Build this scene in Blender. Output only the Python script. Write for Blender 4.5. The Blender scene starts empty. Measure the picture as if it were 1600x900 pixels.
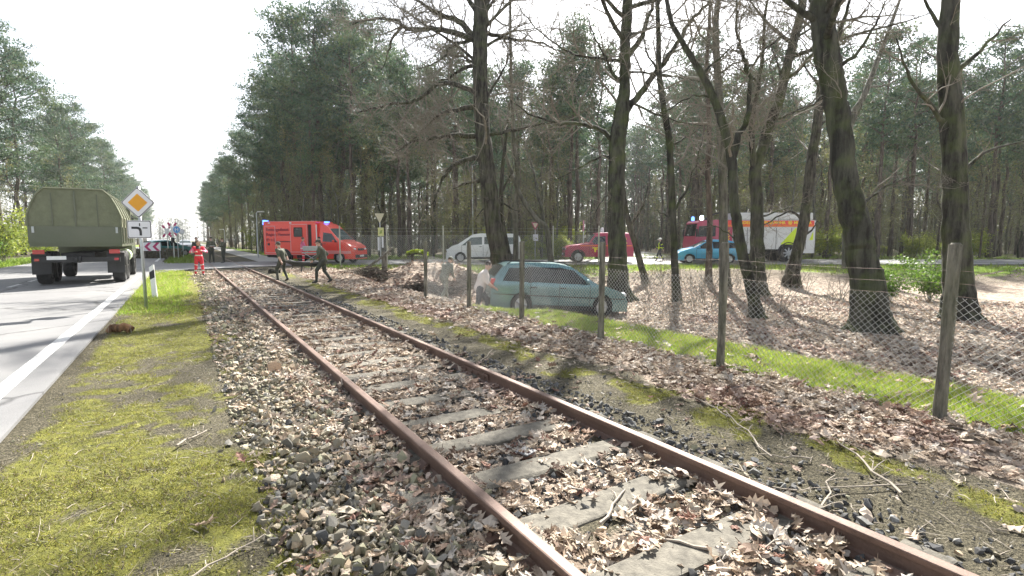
import bpy, bmesh, math, random
import numpy as np
from mathutils import Vector, Matrix

# ------------------------------------------------------------------ camera, sky, sun, exposure
SC = bpy.context.scene
COL = SC.collection
FPX, YAW, PITCH, CAMH = 832.0, math.radians(31.7), math.atan(75 / 832.0), 1.5
cam_data = bpy.data.cameras.new('camera')
cam_data.sensor_width = 36.0
cam_data.lens = 36.0 * FPX / 1600.0
cam_data.clip_start, cam_data.clip_end = 0.05, 6000
cam = bpy.data.objects.new('camera', cam_data)
cam.location = (0, 0, CAMH)
cam.rotation_euler = (math.pi / 2 - PITCH, 0, -YAW)
COL.objects.link(cam)
SC.camera = cam

SUN_AZ, SUN_EL = math.radians(46), math.radians(41)      # azimuth clockwise from +Y (the track)
world = bpy.data.worlds.new('World')
SC.world = world
world.use_nodes = True
wn = world.node_tree
wn.nodes.clear()
sky = wn.nodes.new('ShaderNodeTexSky')
sky.sky_type = 'NISHITA'
sky.sun_disc = False
sky.sun_elevation = SUN_EL
sky.sun_rotation = SUN_AZ
sky.air_density, sky.dust_density, sky.ozone_density = 1.0, 1.6, 1.0
hsv = wn.nodes.new('ShaderNodeHueSaturation')
hsv.inputs['Saturation'].default_value = 0.35
bg = wn.nodes.new('ShaderNodeBackground')
bg.inputs['Strength'].default_value = 0.076
wo = wn.nodes.new('ShaderNodeOutputWorld')
wn.links.new(sky.outputs[0], hsv.inputs['Color'])
wn.links.new(hsv.outputs[0], bg.inputs[0])
wn.links.new(bg.outputs[0], wo.inputs[0])

sun_d = bpy.data.lights.new('sun', 'SUN')
sun_d.energy = 5.0
sun_d.angle = math.radians(0.6)
sun_d.color = (1.0, 0.95, 0.87)
sun = bpy.data.objects.new('sun', sun_d)
sd = Vector((math.sin(SUN_AZ) * math.cos(SUN_EL), math.cos(SUN_AZ) * math.cos(SUN_EL), math.sin(SUN_EL)))
sun.rotation_euler = sd.to_track_quat('Z', 'Y').to_euler()
sun.location = sd * 80
COL.objects.link(sun)

SC.view_settings.view_transform = 'Standard'
SC.view_settings.look = 'None'
SC.view_settings.gamma = 1.0
SC.view_settings.exposure = 1.9
SC.render.engine = 'CYCLES'
SC.cycles.max_bounces = 5
SC.cycles.diffuse_bounces = 3
SC.cycles.transparent_max_bounces = 12
SC.cycles.use_denoising = True

# ------------------------------------------------------------------ helpers
CY, SY = math.cos(YAW), math.sin(YAW)
Fv = Vector((SY * math.cos(PITCH), CY * math.cos(PITCH), -math.sin(PITCH)))
Rv = Vector((CY, -SY, 0))
Uv = Rv.cross(Fv)
CAMP = Vector((0, 0, CAMH))

def ray(u, v):
    return Fv + Rv * ((u - 800) / FPX) - Uv * ((v - 450) / FPX)

def pix(u, v, z=0.0):                      # photo pixel to a point on the level z
    d = ray(u, v)
    return CAMP + d * ((z - CAMH) / d.z)

def pixd(u, v, D):                         # photo pixel to a point at depth D along the view axis
    return CAMP + ray(u, v) * D

def cw(xc, Z, z=0.0):                      # view-aligned ground coordinates to world
    return Vector((xc * CY + Z * SY, -xc * SY + Z * CY, z))

def sstep(a, b, x):
    t = np.clip((x - a) / (b - a), 0, 1)
    return t * t * (3 - 2 * t)

def vnoise(x, y, seed=0):
    xi, yi = np.floor(x).astype(np.int64), np.floor(y).astype(np.int64)
    xf, yf = x - xi, y - yi
    def h(a, b):
        n = (a * 374761393 + b * 668265263 + seed * 974711) & 0x7fffffff
        n = ((n ^ (n >> 13)) * 1274126177) & 0x7fffffff
        return ((n ^ (n >> 16)) & 0xffff) / 65535.0
    u, v = xf * xf * (3 - 2 * xf), yf * yf * (3 - 2 * yf)
    return (h(xi, yi) * (1 - u) + h(xi + 1, yi) * u) * (1 - v) + (h(xi, yi + 1) * (1 - u) + h(xi + 1, yi + 1) * u) * v

def fbm(x, y, seed=0, o=4):
    x, y = np.asarray(x, float), np.asarray(y, float)
    s, a, t = 0, 0.5, 0
    for k in range(o):
        s = s + a * vnoise(x * 2 ** k, y * 2 ** k, seed + k)
        t += a
        a *= 0.5
    return s / t

RX0, RX1, FX = 1.44, 2.94, 5.68            # rails and fence: distance right of the camera

def gz(X, Y):                              # terrain height
    X, Y = np.asarray(X, float), np.asarray(Y, float)
    Z = X * SY + Y * CY
    xc = X * CY - Y * SY
    base = np.full_like(X * 1.0, -0.15)
    base = base + 0.05 * sstep(0.9, -0.2, X) + 0.05 * sstep(3.3, 4.3, X)
    base = base + 0.02 * (fbm(X * 1.3, Y * 1.3, 5) - 0.5) + 0.03 * (fbm(X * 4, Y * 4, 8, 2) - 0.5) * sstep(4.0, 3.2, np.abs(X - 2.2) * 1.0 + 1.2)
    dy_ = sstep(9.5, 12.0, Y)
    dip = 0.70 * (sstep(1.3, 2.7, X - FX) * (1 - dy_) + sstep(0.2, 1.7, X - FX) * dy_)
    dip = dip + 0.10 * (fbm(X * 0.35, Y * 0.35, 21) - 0.5) * sstep(0, 3, X - FX)
    rise = sstep(22.5, 31.5, Z)
    near = base - dip * (1 - rise)
    m = 1.1 * np.exp(-(((xc + 3.7) / 2.6) ** 2 + ((Z - 24.4) / 2.4) ** 2)) * (0.55 + 0.9 * fbm(X * 1.4, Y * 1.4, 33))
    m = m + 0.35 * np.exp(-(((xc + 7.5) / 2.6) ** 2 + ((Z - 27.5) / 2.2) ** 2))
    m = m + 0.45 * np.exp(-(((xc - 11.5) / 5.5) ** 2 + ((Z - 27.0) / 2.2) ** 2))
    near = near + m * sstep(4.2, 6.0, X)
    flat = -0.06
    f = np.maximum(sstep(29.5, 32.0, Y) * sstep(8, 5, X), sstep(30.0, 32.5, Z))
    f = np.maximum(f, sstep(-0.6, -1.1, X))
    f = np.maximum(f, sstep(41, 42, Y))
    return near * (1 - f) + flat * f

def gzs(x, y):
    return float(gz(np.array([x]), np.array([y]))[0])

def on(p):
    return Vector((p[0], p[1], gzs(p[0], p[1])))

def pixg(u, v):                            # photo pixel to the terrain
    z = -0.1
    for _ in range(12):
        p = pix(u, v, z)
        z = 0.5 * z + 0.5 * gzs(p.x, p.y)
    return on(pix(u, v, z))

class MB:
    def __init__(s):
        s.V, s.F, s.M, s.m = [], [], [], 0
    def add(s, vs, fs):
        b = len(s.V)
        s.V.extend(vs)
        s.F.extend([tuple(i + b for i in f) for f in fs])
        s.M.extend([s.m] * len(fs))
        return s
    def box(s, c, d, rz=0.0, ry=0.0, rx=0.0, bev=0.0):
        hx, hy, hz = d[0] / 2, d[1] / 2, d[2] / 2
        R = Matrix.Rotation(rz, 3, 'Z') @ Matrix.Rotation(ry, 3, 'Y') @ Matrix.Rotation(rx, 3, 'X')
        c = Vector(c)
        if bev <= 0:
            vs = [c + R @ Vector((x * hx, y * hy, z * hz)) for x in (-1, 1) for y in (-1, 1) for z in (-1, 1)]
            fs = [(0, 1, 3, 2), (4, 6, 7, 5), (0, 4, 5, 1), (2, 3, 7, 6), (0, 2, 6, 4), (1, 5, 7, 3)]
            return s.add([tuple(v) for v in vs], fs)
        bm = bmesh.new()
        bmesh.ops.create_cube(bm, size=1)
        for v in bm.verts:
            v.co = Vector((v.co.x * d[0], v.co.y * d[1], v.co.z * d[2]))
        bmesh.ops.bevel(bm, geom=bm.edges[:], offset=bev, segments=2, affect='EDGES', profile=0.5)
        bm.verts.index_update()
        vs = [tuple(c + R @ v.co) for v in bm.verts]
        fs = [tuple(v.index for v in f.verts) for f in bm.faces]
        bm.free()
        return s.add(vs, fs)
    def tube(s, pts, rad, n=6, cap=True):
        P = [Vector(p) for p in pts]
        if not hasattr(rad, '__len__'):
            rad = [rad] * len(P)
        vs, fs = [], []
        a = None
        for i, p in enumerate(P):
            t = (P[min(i + 1, len(P) - 1)] - P[max(i - 1, 0)])
            t = t.normalized() if t.length > 1e-9 else Vector((0, 0, 1))
            if a is None:
                a = t.cross(Vector((0.3, 0.8, 0.52)))
                if a.length < 0.05:
                    a = t.cross(Vector((1, 0, 0)))
            a = a - t * a.dot(t)
            a = a.normalized() if a.length > 1e-9 else t.orthogonal().normalized()
            b = t.cross(a)
            for k in range(n):
                q = 2 * math.pi * k / n
                vs.append(tuple(p + (a * math.cos(q) + b * math.sin(q)) * rad[i]))
        for i in range(len(P) - 1):
            for k in range(n):
                k2 = (k + 1) % n
                fs.append((i * n + k, i * n + k2, (i + 1) * n + k2, (i + 1) * n + k))
        if cap and n > 2:
            fs.append(tuple(range(n - 1, -1, -1)))
            fs.append(tuple((len(P) - 1) * n + k for k in range(n)))
        return s.add(vs, fs)
    def cyl(s, p0, p1, r, n=12):
        return s.tube([p0, p1], r, n)
    def ell(s, c, r, nu=12, nv=8, R=None, zmin=-1.0):
        vs, fs = [], []
        c = Vector(c)
        for j in range(nv + 1):
            th = math.pi * j / nv
            for i in range(nu):
                ph = 2 * math.pi * i / nu
                q = Vector((r[0] * math.sin(th) * math.cos(ph), r[1] * math.sin(th) * math.sin(ph), r[2] * max(zmin, math.cos(th))))
                vs.append(tuple(c + (R @ q if R else q)))
        for j in range(nv):
            for i in range(nu):
                i2 = (i + 1) % nu
                fs.append((j * nu + i, (j + 1) * nu + i, (j + 1) * nu + i2, j * nu + i2))
        return s.add(vs, fs)
    def prism(s, poly, f0, f1):            # poly of 2D points, f0/f1 map (a, b) to the two end faces
        n = len(poly)
        vs = [tuple(f0(a, b)) for a, b in poly] + [tuple(f1(a, b)) for a, b in poly]
        fs = [tuple(range(n - 1, -1, -1)), tuple(range(n, 2 * n))]
        fs += [(i, (i + 1) % n, n + (i + 1) % n, n + i) for i in range(n)]
        return s.add(vs, fs)
    def sheet(s, P):                       # grid of points P[i][j]
        n, m = len(P), len(P[0])
        vs = [tuple(q) for r in P for q in r]
        fs = [(i * m + j, (i + 1) * m + j, (i + 1) * m + j + 1, i * m + j + 1) for i in range(n - 1) for j in range(m - 1)]
        return s.add(vs, fs)
    def mesh(s, name, mats, smooth=False):
        me = bpy.data.meshes.new(name)
        me.from_pydata([tuple(v) for v in s.V], [], s.F)
        for m in (mats if isinstance(mats, (list, tuple)) else [mats]):
            me.materials.append(m)
        if len(me.materials) > 1:
            me.polygons.foreach_set('material_index', s.M)
        if smooth:
            me.polygons.foreach_set('use_smooth', [True] * len(me.polygons))
        me.update()
        return me
    def build(s, name, mats, parent=None, smooth=False, loc=None, angle=None):
        me = s.mesh(name, mats, smooth or angle is not None)
        if angle is not None:
            me.set_sharp_from_angle(angle=math.radians(angle))
        return link(name, me, parent, loc)

def link(name, me, parent=None, loc=None, rot=None):
    o = bpy.data.objects.new(name, me)
    COL.objects.link(o)
    if parent is not None:
        o.parent = parent
    if loc is not None:
        o.location = loc
    if rot is not None:
        o.rotation_euler = rot
    return o

def tag(o, label=None, cat=None, group=None, kind=None):
    if label: o['label'] = label
    if cat: o['category'] = cat
    if group: o['group'] = group
    if kind: o['kind'] = kind
    return o

def thing(name, label, cat, loc=(0, 0, 0), rotz=0.0, group=None, rot=None):
    o = bpy.data.objects.new(name, None)
    COL.objects.link(o)
    o.location = loc
    o.rotation_euler = rot if rot is not None else (0, 0, rotz)
    o.empty_display_size = 0.3
    return tag(o, label, cat, group)

def np_mesh(name, V, T, mats, col=None, smooth=False):   # big triangle meshes out of numpy arrays
    me = bpy.data.meshes.new(name)
    V = np.ascontiguousarray(V, dtype=np.float32)
    T = np.ascontiguousarray(T, dtype=np.int32)
    k = T.shape[1]
    me.vertices.add(len(V))
    me.vertices.foreach_set('co', V.ravel())
    me.loops.add(T.size)
    me.loops.foreach_set('vertex_index', T.ravel())
    me.polygons.add(len(T))
    me.polygons.foreach_set('loop_start', np.arange(0, T.size, k, dtype=np.int32))
    me.polygons.foreach_set('use_smooth', np.full(len(T), smooth, dtype=bool))
    for m in (mats if isinstance(mats, (list, tuple)) else [mats]):
        me.materials.append(m)
    if col is not None:
        a = me.color_attributes.new('tint', 'FLOAT_COLOR', 'POINT')
        c = np.ones((len(V), 4), dtype=np.float32)
        c[:, :3] = col
        a.data.foreach_set('color', c.ravel())
    me.update(calc_edges=True)
    return me

def rotmats(rz, rx, ry):
    cz, sz, cx, sx, cy, sy = np.cos(rz), np.sin(rz), np.cos(rx), np.sin(rx), np.cos(ry), np.sin(ry)
    o, i = np.zeros_like(rz), np.ones_like(rz)
    A = np.stack([cz, -sz, o, sz, cz, o, o, o, i], -1).reshape(-1, 3, 3)
    B = np.stack([i, o, o, o, cx, -sx, o, sx, cx], -1).reshape(-1, 3, 3)
    C = np.stack([cy, o, sy, o, i, o, -sy, o, cy], -1).reshape(-1, 3, 3)
    return A @ B @ C

def scatter(protos, pos, rz, rx, ry, scl, col=None, seed=1):     # copies of small meshes joined into arrays
    r = np.random.default_rng(seed)
    N = len(pos)
    which = r.integers(0, len(protos), N)
    R = rotmats(rz, rx, ry)
    scl = scl if scl.ndim == 2 else scl[:, None] * np.ones((1, 3))
    Vs, Ts, Cs, b = [], [], [], 0
    for k, (pv, pt) in enumerate(protos):
        ix = np.where(which == k)[0]
        if len(ix) == 0:
            continue
        v = np.einsum('nij,nkj->nki', R[ix], pv[None] * scl[ix][:, None, :]) + pos[ix][:, None, :]
        n = len(pv)
        Vs.append(v.reshape(-1, 3))
        Ts.append((pt[None] + (np.arange(len(ix)) * n)[:, None, None] + b).reshape(-1, pt.shape[1]))
        if col is not None:
            Cs.append(np.repeat(col[ix], n, axis=0))
        b += n * len(ix)
    return np.concatenate(Vs), np.concatenate(Ts), (np.concatenate(Cs) if col is not None else None)

# ------------------------------------------------------------------ materials
def nt(name):
    m = bpy.data.materials.new(name)
    m.use_nodes = True
    t = m.node_tree
    b = t.nodes['Principled BSDF']
    return m, t, b

def noise(t, scale, detail=4, rough=0.6, coord='Object', dist=0.0):
    tc = t.nodes.new('ShaderNodeTexCoord')
    n = t.nodes.new('ShaderNodeTexNoise')
    n.inputs['Scale'].default_value = scale
    n.inputs['Detail'].default_value = detail
    n.inputs['Roughness'].default_value = rough
    n.inputs['Distortion'].default_value = dist
    t.links.new(tc.outputs[coord], n.inputs['Vector'])
    return n

def ramp(t, src, stops):
    r = t.nodes.new('ShaderNodeValToRGB')
    e = r.color_ramp.elements
    while len(e) > 1:
        e.remove(e[0])
    e[0].position, e[0].color = stops[0][0], (*stops[0][1], 1)
    for p, c in stops[1:]:
        q = e.new(p)
        q.color = (*c, 1)
    t.links.new(src, r.inputs[0])
    return r

def mix(t, fac, a, b, mode='MIX'):
    m = t.nodes.new('ShaderNodeMix')
    m.data_type = 'RGBA'
    m.blend_type = mode
    for s, v in ((m.inputs[0], fac), (m.inputs[6], a), (m.inputs[7], b)):
        if isinstance(v, (int, float)):
            s.default_value = v
        elif isinstance(v, tuple):
            s.default_value = (*v, 1)
        else:
            t.links.new(v, s)
    return m.outputs[2]

def bump(t, b, src, strength=0.4, dist=0.01):
    n = t.nodes.new('ShaderNodeBump')
    n.inputs['Strength'].default_value = strength
    n.inputs['Distance'].default_value = dist
    t.links.new(src, n.inputs['Height'])
    t.links.new(n.outputs[0], b.inputs['Normal'])

def mk(name, c, rough=0.6, metal=0.0, var=0.18, scale=6.0, bmp=0.15, bd=0.005, coat=0.0, spec=0.5, coord='Object'):
    m, t, b = nt(name)
    n = noise(t, scale, 5, 0.65, coord)
    d = tuple(max(0, x * (1 - var)) for x in c)
    l = tuple(min(1, x * (1 + var)) for x in c)
    r = ramp(t, n.outputs[0], [(0.3, d), (0.7, l)])
    t.links.new(r.outputs[0], b.inputs['Base Color'])
    b.inputs['Roughness'].default_value = rough
    b.inputs['Metallic'].default_value = metal
    b.inputs['Coat Weight'].default_value = coat
    b.inputs['Coat Roughness'].default_value = 0.08
    b.inputs['Specular IOR Level'].default_value = spec
    if bmp > 0:
        bump(t, b, noise(t, scale * 6, 4, 0.6, coord).outputs[0], bmp, bd)
    return m

def mk_tint(name, rough=0.7, transl=0.0, var=0.25, scale=60.0, bmp=0.0, back=None):   # colour per piece from the mesh
    m, t, b = nt(name)
    a = t.nodes.new('ShaderNodeAttribute')
    a.attribute_name = 'tint'
    n = noise(t, scale, 4)
    f = ramp(t, n.outputs[0], [(0.25, (1 - var,) * 3), (0.75, (1 + var * 0.6,) * 3)])
    c = mix(t, 1.0, a.outputs['Color'], f.outputs[0], 'MULTIPLY')
    t.links.new(c, b.inputs['Base Color'])
    b.inputs['Roughness'].default_value = rough
    b.inputs['Specular IOR Level'].default_value = 0.3
    if bmp > 0:
        bump(t, b, n.outputs[0], bmp, 0.004)
    if transl > 0:
        tr = t.nodes.new('ShaderNodeBsdfTranslucent')
        t.links.new(c, tr.inputs[0])
        ms = t.nodes.new('ShaderNodeMixShader')
        ms.inputs[0].default_value = transl
        o = t.nodes['Material Output']
        t.links.new(b.outputs[0], ms.inputs[1])
        t.links.new(tr.outputs[0], ms.inputs[2])
        t.links.new(ms.outputs[0], o.inputs[0])
    return m

def mk_emit(name, c, s):
    m, t, b = nt(name)
    b.inputs['Base Color'].default_value = (*c, 1)
    b.inputs['Emission Color'].default_value = (*c, 1)
    b.inputs['Emission Strength'].default_value = s
    return m

def mk_glass(name, c=(0.012, 0.015, 0.016), rough=0.02):
    m, t, b = nt(name)
    n = noise(t, 3.0, 3)
    r = ramp(t, n.outputs[0], [(0.3, tuple(x * 0.7 for x in c)), (0.7, tuple(x * 1.3 for x in c))])
    t.links.new(r.outputs[0], b.inputs['Base Color'])
    b.inputs['Roughness'].default_value = rough
    b.inputs['Specular IOR Level'].default_value = 0.6
    b.inputs['IOR'].default_value = 1.5
    return m

def mk_bark(name, dark, light, scale=9.0, moss=0.0):
    m, t, b = nt(name)
    tc = t.nodes.new('ShaderNodeTexCoord')
    mp = t.nodes.new('ShaderNodeMapping')
    mp.inputs['Scale'].default_value = (1, 1, 0.16)
    t.links.new(tc.outputs['Object'], mp.inputs[0])
    n = t.nodes.new('ShaderNodeTexNoise')
    n.inputs['Scale'].default_value = scale
    n.inputs['Detail'].default_value = 6
    n.inputs['Roughness'].default_value = 0.7
    t.links.new(mp.outputs[0], n.inputs['Vector'])
    r = ramp(t, n.outputs[0], [(0.40, dark), (0.62, light)])
    c = r.outputs[0]
    if moss > 0:
        n2 = noise(t, 1.6, 4)
        f = ramp(t, n2.outputs[0], [(0.45, (0, 0, 0)), (0.75, (moss,) * 3)])
        c = mix(t, f.outputs[0], c, (0.09, 0.12, 0.035))
    t.links.new(c, b.inputs['Base Color'])
    b.inputs['Roughness'].default_value = 0.9
    b.inputs['Specular IOR Level'].default_value = 0.2
    bump(t, b, n.outputs[0], 1.0, 0.06)
    return m

M = {}
M['bark_dark'] = mk_bark('oak_bark', (0.014, 0.013, 0.011), (0.095, 0.09, 0.072), 7, 0.45)
M['bark_beech'] = mk_bark('beech_bark', (0.018, 0.018, 0.015), (0.085, 0.085, 0.068), 4, 0.7)
M['bark_pine'] = mk_bark('pine_bark', (0.05, 0.042, 0.036), (0.16, 0.13, 0.105), 6)
M['bark_grey'] = mk_bark('grey_bark', (0.06, 0.06, 0.05), (0.17, 0.165, 0.14), 6, 0.4)
M['twig'] = mk('twig_bark', (0.17, 0.155, 0.125), 0.85, bmp=0, var=0.3)
M['wood_twig'] = mk('olive_twig_bark', (0.165, 0.16, 0.09), 0.85, bmp=0, var=0.35)
M['needle'] = mk_tint('pine_needles', 0.65, 0.25, 0.3, 1.5)
M['leafy'] = mk_tint('fresh_leaves', 0.55, 0.4, 0.25, 4)
M['litter'] = mk_tint('dry_leaves', 0.75, 0.12, 0.22, 90)
M['stone'] = mk_tint('ballast_stone', 0.85, 0, 0.3, 45, 0.5)
M['blade'] = mk_tint('grass_blades', 0.6, 0.35, 0.2, 8)
M['white'] = mk('white_paint', (0.80, 0.80, 0.78), 0.45, var=0.05)
M['offwhite'] = mk('weathered_white', (0.62, 0.62, 0.58), 0.6, var=0.12)
M['black'] = mk('black_plastic', (0.018, 0.018, 0.02), 0.5, var=0.3, bmp=0.05)
M['rubber'] = mk('tyre_rubber', (0.022, 0.022, 0.023), 0.85, var=0.3, scale=12)
M['dark'] = mk('dark_underside', (0.02, 0.02, 0.02), 0.9, var=0.3)
M['steel'] = mk('galvanised_steel', (0.45, 0.47, 0.48), 0.45, 0.7, var=0.15, scale=10)
M['alu'] = mk('alloy_rim', (0.50, 0.51, 0.52), 0.35, 0.8, var=0.1)
M['chrome'] = mk('chrome', (0.75, 0.75, 0.76), 0.15, 1.0, var=0.05, bmp=0)
M['glass'] = mk_glass('window_glass')
M['glass_lit'] = mk_glass('lit_window_glass', (0.10, 0.13, 0.13))  # opaque too; the paler base colour paints light on the panes
M['lens'] = mk('lamp_lens', (0.75, 0.78, 0.8), 0.1, var=0.05, bmp=0, coat=1)
M['redlens'] = mk('red_lens', (0.45, 0.02, 0.03), 0.2, var=0.1, bmp=0, coat=1)
M['skin'] = mk('skin', (0.52, 0.33, 0.25), 0.55, var=0.08, bmp=0.05)
M['hair_brown'] = mk('brown_hair', (0.09, 0.055, 0.03), 0.7, var=0.3, scale=40)
M['hair_dark'] = mk('dark_hair', (0.025, 0.018, 0.014), 0.6, var=0.3, scale=40)
M['olive'] = mk('olive_uniform', (0.085, 0.09, 0.06), 0.85, var=0.3, scale=14)
M['olive_dark'] = mk('dark_olive_trousers', (0.05, 0.055, 0.042), 0.85, var=0.3, scale=14)
M['boot'] = mk('black_boots', (0.015, 0.015, 0.015), 0.5, var=0.2)
M['concrete'] = mk('sleeper_concrete', (0.13, 0.12, 0.098), 0.95, var=0.5, scale=14, bmp=0.9, bd=0.006)
# ------------------------------------------------------------------ ground
def zones(X, Y):
    X, Y = np.asarray(X, float), np.asarray(Y, float)
    Z = X * SY + Y * CY
    xc = X * CY - Y * SY
    n1, n2, n3 = fbm(X * 1.1, Y * 1.1, 41), fbm(X * 2.6, Y * 2.6, 55), fbm(X * 0.5, Y * 0.5, 61)
    w = (n1 - 0.5) * 0.5
    nearband = (Y < 31.5)
    leaf = 0.9 * sstep(RX0 + 0.05, RX0 + 0.12, X) * sstep(RX1 - 0.02, RX1 - 0.12, X) * sstep(0.30, 0.5, n2 + 0.08)
    leaf = np.maximum(leaf, 0.95 * sstep(0.78, 1.12, X + w * 0.7) * sstep(RX0, RX0 - 0.05, X) * (0.55 + 0.45 * sstep(0.35, 0.55, n2)))
    leaf = np.maximum(leaf, 0.3 * sstep(RX1 + 0.05, RX1 + 0.1, X) * sstep(3.6, 3.3, X) * sstep(0.45, 0.6, n2))
    leaf = np.maximum(leaf, sstep(4.2, 4.55, X + w * 1.2) * sstep(FX + 0.12, FX - 0.05, X + w * 0.3))
    strip = sstep(FX + 0.0, FX + 0.25, X + w * 0.6 + (n2 - .5) * .3) * sstep(FX + 1.9, FX + 1.45, X + w * 0.9 + (n2 - .5) * .5) * sstep(12.2, 10.6, Y + w * 2)
    leaf = np.maximum(leaf, sstep(FX - 0.1, FX + 0.1, X) * (1 - strip) * sstep(31.8, 29.5, Z) * (1 - 0.55 * sstep(22.5, 26.5, Z) * sstep(-2, 4, xc)))
    leaf = leaf * sstep(31.8, 30.8, np.where(X < 6, Y, 0))
    moss = 0.95 * sstep(1.0, 0.1, X + w * 2.0) * sstep(0.40 - 0.07 * sstep(5, 9, Y), 0.62 - 0.07 * sstep(5, 9, Y), n3 * 0.3 + n2 * 0.4 + fbm(X * 7, Y * 7, 91, 3) * 0.32) * sstep(-1.25, -1.0, X)
    moss = np.maximum(moss, sstep(0.36, 0.10, np.abs(X - 4.12 - (n1 - 0.5) * 0.6)) * sstep(0.36, 0.52, n2))
    moss = moss * nearband
    grass = sstep(0.35, -0.35, X + w * 1.2) * sstep(11.5, 15.5, Y + w * 6) * sstep(-1.35, -1.2, X) * nearband
    grass = np.maximum(grass, strip)
    grass = np.maximum(grass, 0.75 * sstep(25.5, 29.5, Z + (n1 - 0.5) * 5) * sstep(33, 32.4, Z) * (X > 6) * sstep(0.35, 0.5, n2 + 0.06))
    grass = np.maximum(grass, 0.8 * sstep(41, 43.0, Z) * sstep(75, 46, Z) * sstep(0.35, 0.6, n2) * (Y < 60) * (X > 9))
    grass = np.maximum(grass, 0.8 * (Y > 40.5) * sstep(-1.2, -0.8, X) * sstep(0.9, 0.6, X))
    grass = np.maximum(grass, 0.7 * (Y > 40.5) * sstep(6.9, 7.3, X) * sstep(10.5, 9.0, X) * sstep(0.3, 0.5, n2))
    grass = np.maximum(grass, 0.8 * sstep(-8.3, -8.7, X) * sstep(-13, -11, X))
    stone = sstep(0.15, 0.5, X + w * 0.8) * sstep(RX0 + 0.1, RX0, X) + sstep(RX0, RX0 + .1, X) * sstep(3.75, 3.25, X + w * 0.5)
    stone = np.clip(stone, 0, 1) * nearband
    return leaf, moss * (1 - strip), grass, stone

def axis(parts):
    out = []
    for a, b, s in parts:
        out.append(np.arange(a, b, s))
    return np.concatenate(out)
ax = axis([(-1500, -200, 260), (-200, -20, 12), (-20, -2, 0.9), (-2, 9, 0.14), (9, 26, 0.35), (26, 90, 2), (90, 300, 15), (300, 1600, 260)])
ay = axis([(-300, -20, 40), (-20, -1, 1.5), (-1, 11, 0.14), (11, 44, 0.3), (44, 120, 3), (120, 400, 20), (400, 1900, 250)])
GX, GY = np.meshgrid(ax, ay, indexing='ij')
GZ = gz(GX, GY)
Vg = np.stack([GX.ravel(), GY.ravel(), GZ.ravel()], -1)
nx, ny = len(ax), len(ay)
ii, jj = np.meshgrid(np.arange(nx - 1), np.arange(ny - 1), indexing='ij')
q0 = (ii * ny + jj).ravel()
Tg = np.stack([q0, q0 + ny, q0 + ny + 1, q0 + 1], -1)

def ground_material():
    m, t, b = nt('forest_ground')
    at = t.nodes.new('ShaderNodeAttribute')
    at.attribute_name = 'zone'
    sp = t.nodes.new('ShaderNodeSeparateColor')
    t.links.new(at.outputs['Color'], sp.inputs[0])
    nb = noise(t, 0.55, 5)
    nm = noise(t, 9.0, 6, 0.7)
    nf = noise(t, 60.0, 5, 0.75)
    base = ramp(t, nf.outputs[0], [(0.25, (0.016, 0.015, 0.011)), (0.46, (0.06, 0.055, 0.038)), (0.57, (0.14, 0.125, 0.085)), (0.75, (0.29, 0.26, 0.19))]).outputs[0]
    far = ramp(t, nm.outputs[0], [(0.3, (0.05, 0.045, 0.03)), (0.55, (0.12, 0.105, 0.07)), (0.75, (0.10, 0.12, 0.045))]).outputs[0]
    base = mix(t, at.outputs['Alpha'], base, far)
    def edge(src, lo=0.35, hi=0.65):
        a = t.nodes.new('ShaderNodeMath')
        a.operation = 'MULTIPLY_ADD'
        t.links.new(nf.outputs[0], a.inputs[0])
        a.inputs[1].default_value = 0.9
        t.links.new(src, a.inputs[2])
        s = t.nodes.new('ShaderNodeMapRange')
        s.inputs[1].default_value, s.inputs[2].default_value = lo + 0.45, hi + 0.45
        t.links.new(a.outputs[0], s.inputs[0])
        return s.outputs[0]
    vo = t.nodes.new('ShaderNodeTexVoronoi')
    vo.inputs['Scale'].default_value = 11.0
    tc = t.nodes.new('ShaderNodeTexCoord')
    t.links.new(tc.outputs['Object'], vo.inputs['Vector'])
    sh = t.nodes.new('ShaderNodeSeparateColor')
    t.links.new(vo.outputs['Color'], sh.inputs[0])
    lf = ramp(t, sh.outputs[0], [(0.0, (0.05, 0.035, 0.025)), (0.25, (0.17, 0.12, 0.085)), (0.5, (0.38, 0.31, 0.245)), (0.85, (0.52, 0.44, 0.36))]).outputs[0]
    lf = mix(t, 0.5, lf, ramp(t, nf.outputs[0], [(0.3, (0.06, 0.045, 0.035)), (0.65, (0.45, 0.37, 0.3))]).outputs[0])
    ms = ramp(t, nm.outputs[0], [(0.3, (0.08, 0.085, 0.03)), (0.6, (0.20, 0.20, 0.045)), (0.8, (0.30, 0.27, 0.07))]).outputs[0]
    gr = ramp(t, nm.outputs[0], [(0.3, (0.09, 0.16, 0.02)), (0.7, (0.25, 0.36, 0.04))]).outputs[0]
    c = mix(t, edge(sp.outputs[0]), base, lf)
    c = mix(t, edge(sp.outputs[1]), c, ms)
    c = mix(t, edge(sp.outputs[2]), c, gr)
    t.links.new(c, b.inputs['Base Color'])
    b.inputs['Roughness'].default_value = 0.95
    b.inputs['Specular IOR Level'].default_value = 0.15
    ad = t.nodes.new('ShaderNodeMath')
    ad.operation = 'ADD'
    t.links.new(nf.outputs[0], ad.inputs[0])
    t.links.new(nm.outputs[0], ad.inputs[1])
    bump(t, b, ad.outputs[0], 0.9, 0.03)
    return m

zl, zm, zg, zs = zones(GX.ravel(), GY.ravel())
me = np_mesh('ground', Vg, Tg, ground_material(), smooth=True)
za = me.color_attributes.new('zone', 'FLOAT_COLOR', 'POINT')
farz = sstep(40, 48, GX.ravel() * SY + GY.ravel() * CY)
za.data.foreach_set('color', np.stack([zl, zm, zg, farz], -1).astype(np.float32).ravel())
ground = tag(link('ground', me), kind='structure')

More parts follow.
